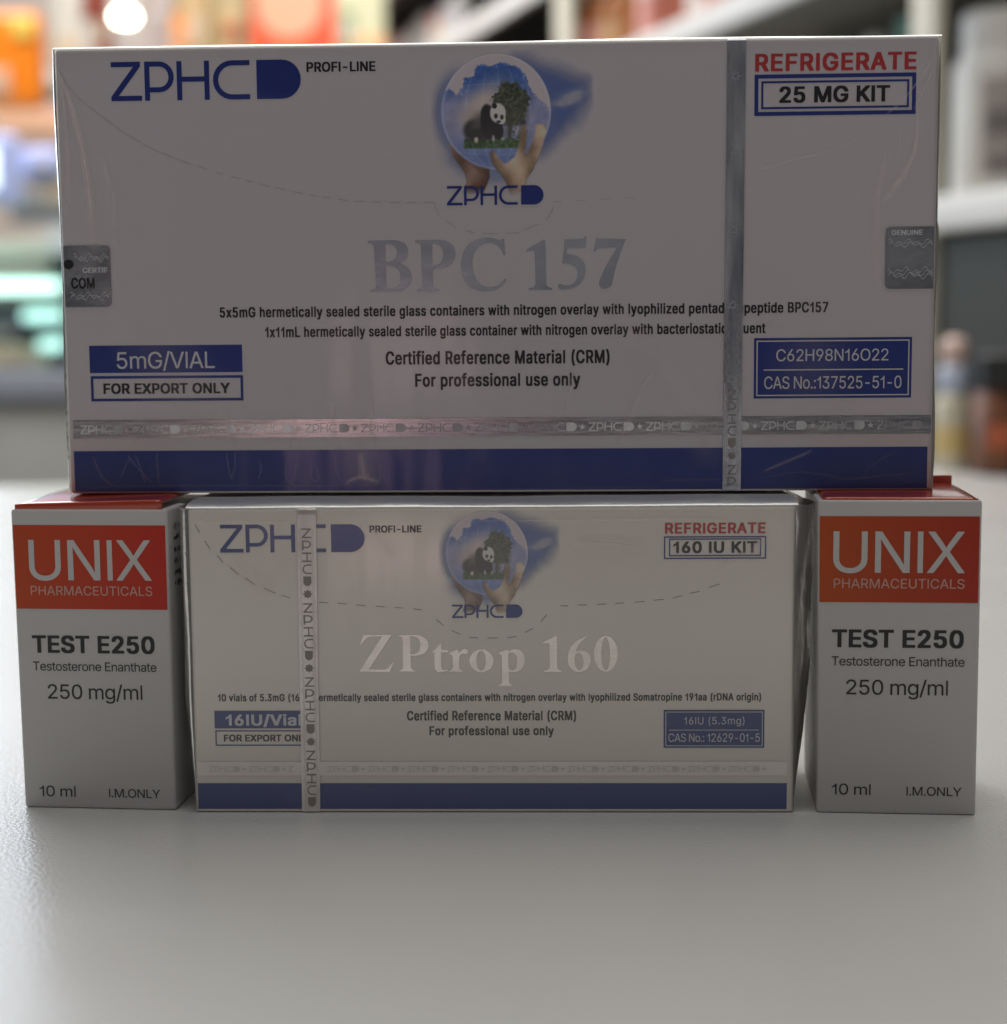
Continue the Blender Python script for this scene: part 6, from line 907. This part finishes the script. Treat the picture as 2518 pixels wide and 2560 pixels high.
PHB = mat('lit_display_screen', (0.8, 0.95, 1), .3, emit=(0.85, 1.0, 0.98), estr=1.6)
sthing('card_terminal', 'periwinkle card terminal with a glowing screen on the display case', 'card reader', -70, 53, 332, 510, .02, .03, PERI, .012, [('screen', .06, .60, .22, .78, PHB)])
sthing('gift_bag', 'rounded periwinkle pack half hidden behind the large carton edge', 'pack', 60, 165, 368, 442, .06, .03, PERI, .012, [('label', .3, .8, .3, .6, LAV)])
sthing('product_box', 'beige box under the periwinkle pack on the display case', 'box', 50, 200, 445, 512, .07, .05, BEIGE, .003, [('label', .1, .5, .2, .7, SILV)])
sthing('product_box', 'dusty rose box behind the card terminal under the orange pouch', 'box', -40, 220, 262, 440, .22, .06, ROSE, .004, [('label', .15, .85, .55, .9, PCH)])
sthing('crisp_pouch', 'orange pouch with a cream oval label and yellow corner at the upper left', 'pouch', -60, 122, 28, 270, .10, .04, ORG, .016, [('label', .10, .58, .12, .42, PCH), ('corner_flash', .62, .94, .72, .93, YEL)])
def farbox(name, label, cat, px0, px1, py0, py1, Y, depth, m, bev=.004, kids=()):
    x0, x1 = at(px0, 60, Y).x, at(px1, 60, Y).x; z0, z1 = at(0, py1, Y).z, at(0, py0, Y).z
    o = empty(name, ((x0 + x1) / 2, Y, z0)); tag(o, label, cat)
    box('body', -(x1 - x0) / 2, (x1 - x0) / 2, 0, depth, 0, z1 - z0, m, o, bev, 4)
    for k in kids:
        nm, a0, a1, b0, b1, mm_ = k[:6]
        if len(k) > 6:
            q = lathe(nm, [(a1, -.003), (a1, 0.0)], mm_, o, 40); q.rotation_euler = (math.pi / 2, 0, 0); q.location = ((x1 - x0) * (a0 - .5), -.001, (z1 - z0) * b0)
        else: box(nm, (x1 - x0) * (a0 - .5), (x1 - x0) * (a1 - .5), -.004, -.0005, (z1 - z0) * b0, (z1 - z0) * b1, mm_, o, .0015)
    return o
# a run of packs standing on a ledge hidden behind the large carton
LEDGE = box('wall_ledge', at(-200, 200, 2.7).x, at(960, 200, 2.7).x, 2.62, 2.98, at(0, 222, 2.7).z, at(0, 200, 2.7).z, WHITE, None, .003); tag(LEDGE, 'white ledge behind the large carton carrying the packs', 'ledge')
farbox('gift_bag', 'white bag with a maroon trim between the orange pouch and the lamp', 'bag', 118, 262, -60, 200, 2.74, .06, pm('white_bag_paper', (0.56, 0.54, 0.50)), .02, [('trim', .62, .93, .58, .98, MAR), ('label', .12, .55, .1, .42, BEIGE)])
farbox('product_box', 'pale grey pack under the bright lamp', 'box', 268, 372, 88, 200, 2.78, .05, SILV, .004, [('label', .2, .8, .2, .5, WP)])
farbox('product_box', 'pale rose grey pack between the lamp and the tan packs', 'box', 372, 434, -50, 200, 2.80, .05, pm('rose_grey_pack', (0.46, 0.39, 0.39)), .004, [('label', .15, .85, .45, .75, SILV)])
farbox('product_box', 'tan pack beside the rose grey pack', 'box', 440, 522, -50, 200, 2.76, .05, TANP, .006, [('label', .15, .85, .3, .62, BEIGE)])
farbox('product_box', 'olive tan pack left of the red card', 'box', 526, 618, -50, 200, 2.78, .05, pm('olive_tan_pack', (0.40, 0.34, 0.19)), .006, [('label', .2, .9, .4, .7, TANP)])
farbox('poster_card', 'red display card with a peach disc standing above the large carton', 'sign', 628, 838, -110, 200, 2.66, .006, REDC, .002, [('disc', .46, .052, .60, 0, PCH, 1)])
farbox('wall_panel', 'pale lime panel between the red card and the far shelving', 'panel', 842, 962, -120, 200, 2.84, .03, LGREEN, .003, [('trim', 0.02, .98, .01, .32, pm('orange_trim', (0.85, 0.46, 0.22)))])
farbox('product_box', 'small orange packet leaning against the tan pack', 'box', 428, 462, 40, 200, 2.68, .02, pm('orange_packet', (0.85, 0.30, 0.06)), .003, [('label', .2, .8, .5, .75, PCH)])
farbox('product_box', 'small brown packet in front of the olive tan pack', 'box', 560, 600, 62, 200, 2.68, .02, RUST, .003, [('label', .15, .85, .45, .7, TANP)])
farbox('product_box', 'narrow maroon packet between the white bag and the pale grey pack', 'box', 236, 270, -40, 200, 2.70, .02, MAR, .003, [('label', .2, .8, .4, .6, BEIGE)])
farbox('product_box', 'small pale green packet at the foot of the pale lime panel', 'box', 850, 886, 30, 200, 2.70, .02, pm('green_packet', (0.34, 0.48, 0.26)), .003, [('label', .2, .8, .5, .8, WP)])
# small round spot lamp, lit
lp = at(312, 46, 2.55); L0 = empty('spot_lamp', lp); tag(L0, 'lit round spot lamp glowing white above the large carton at the upper left', 'lamp')
L0.rotation_euler = (rad(-20), 0, rad(8))
lathe('lamp_housing', [(.016, .004), (.019, .006), (.019, .05), (.012, .07)], WP, L0, 40)
lathe('lamp_lens', [(.0165, 0.0), (.0175, .0035), (.016, .0055)], mat('lit_lamp_lens', (1, 1, 1), .3, emit=(1.0, 1.0, 0.82), estr=14.0), L0, 40)
lathe('stem', [(.006, .07), (.006, .35)], WP, L0, 16)
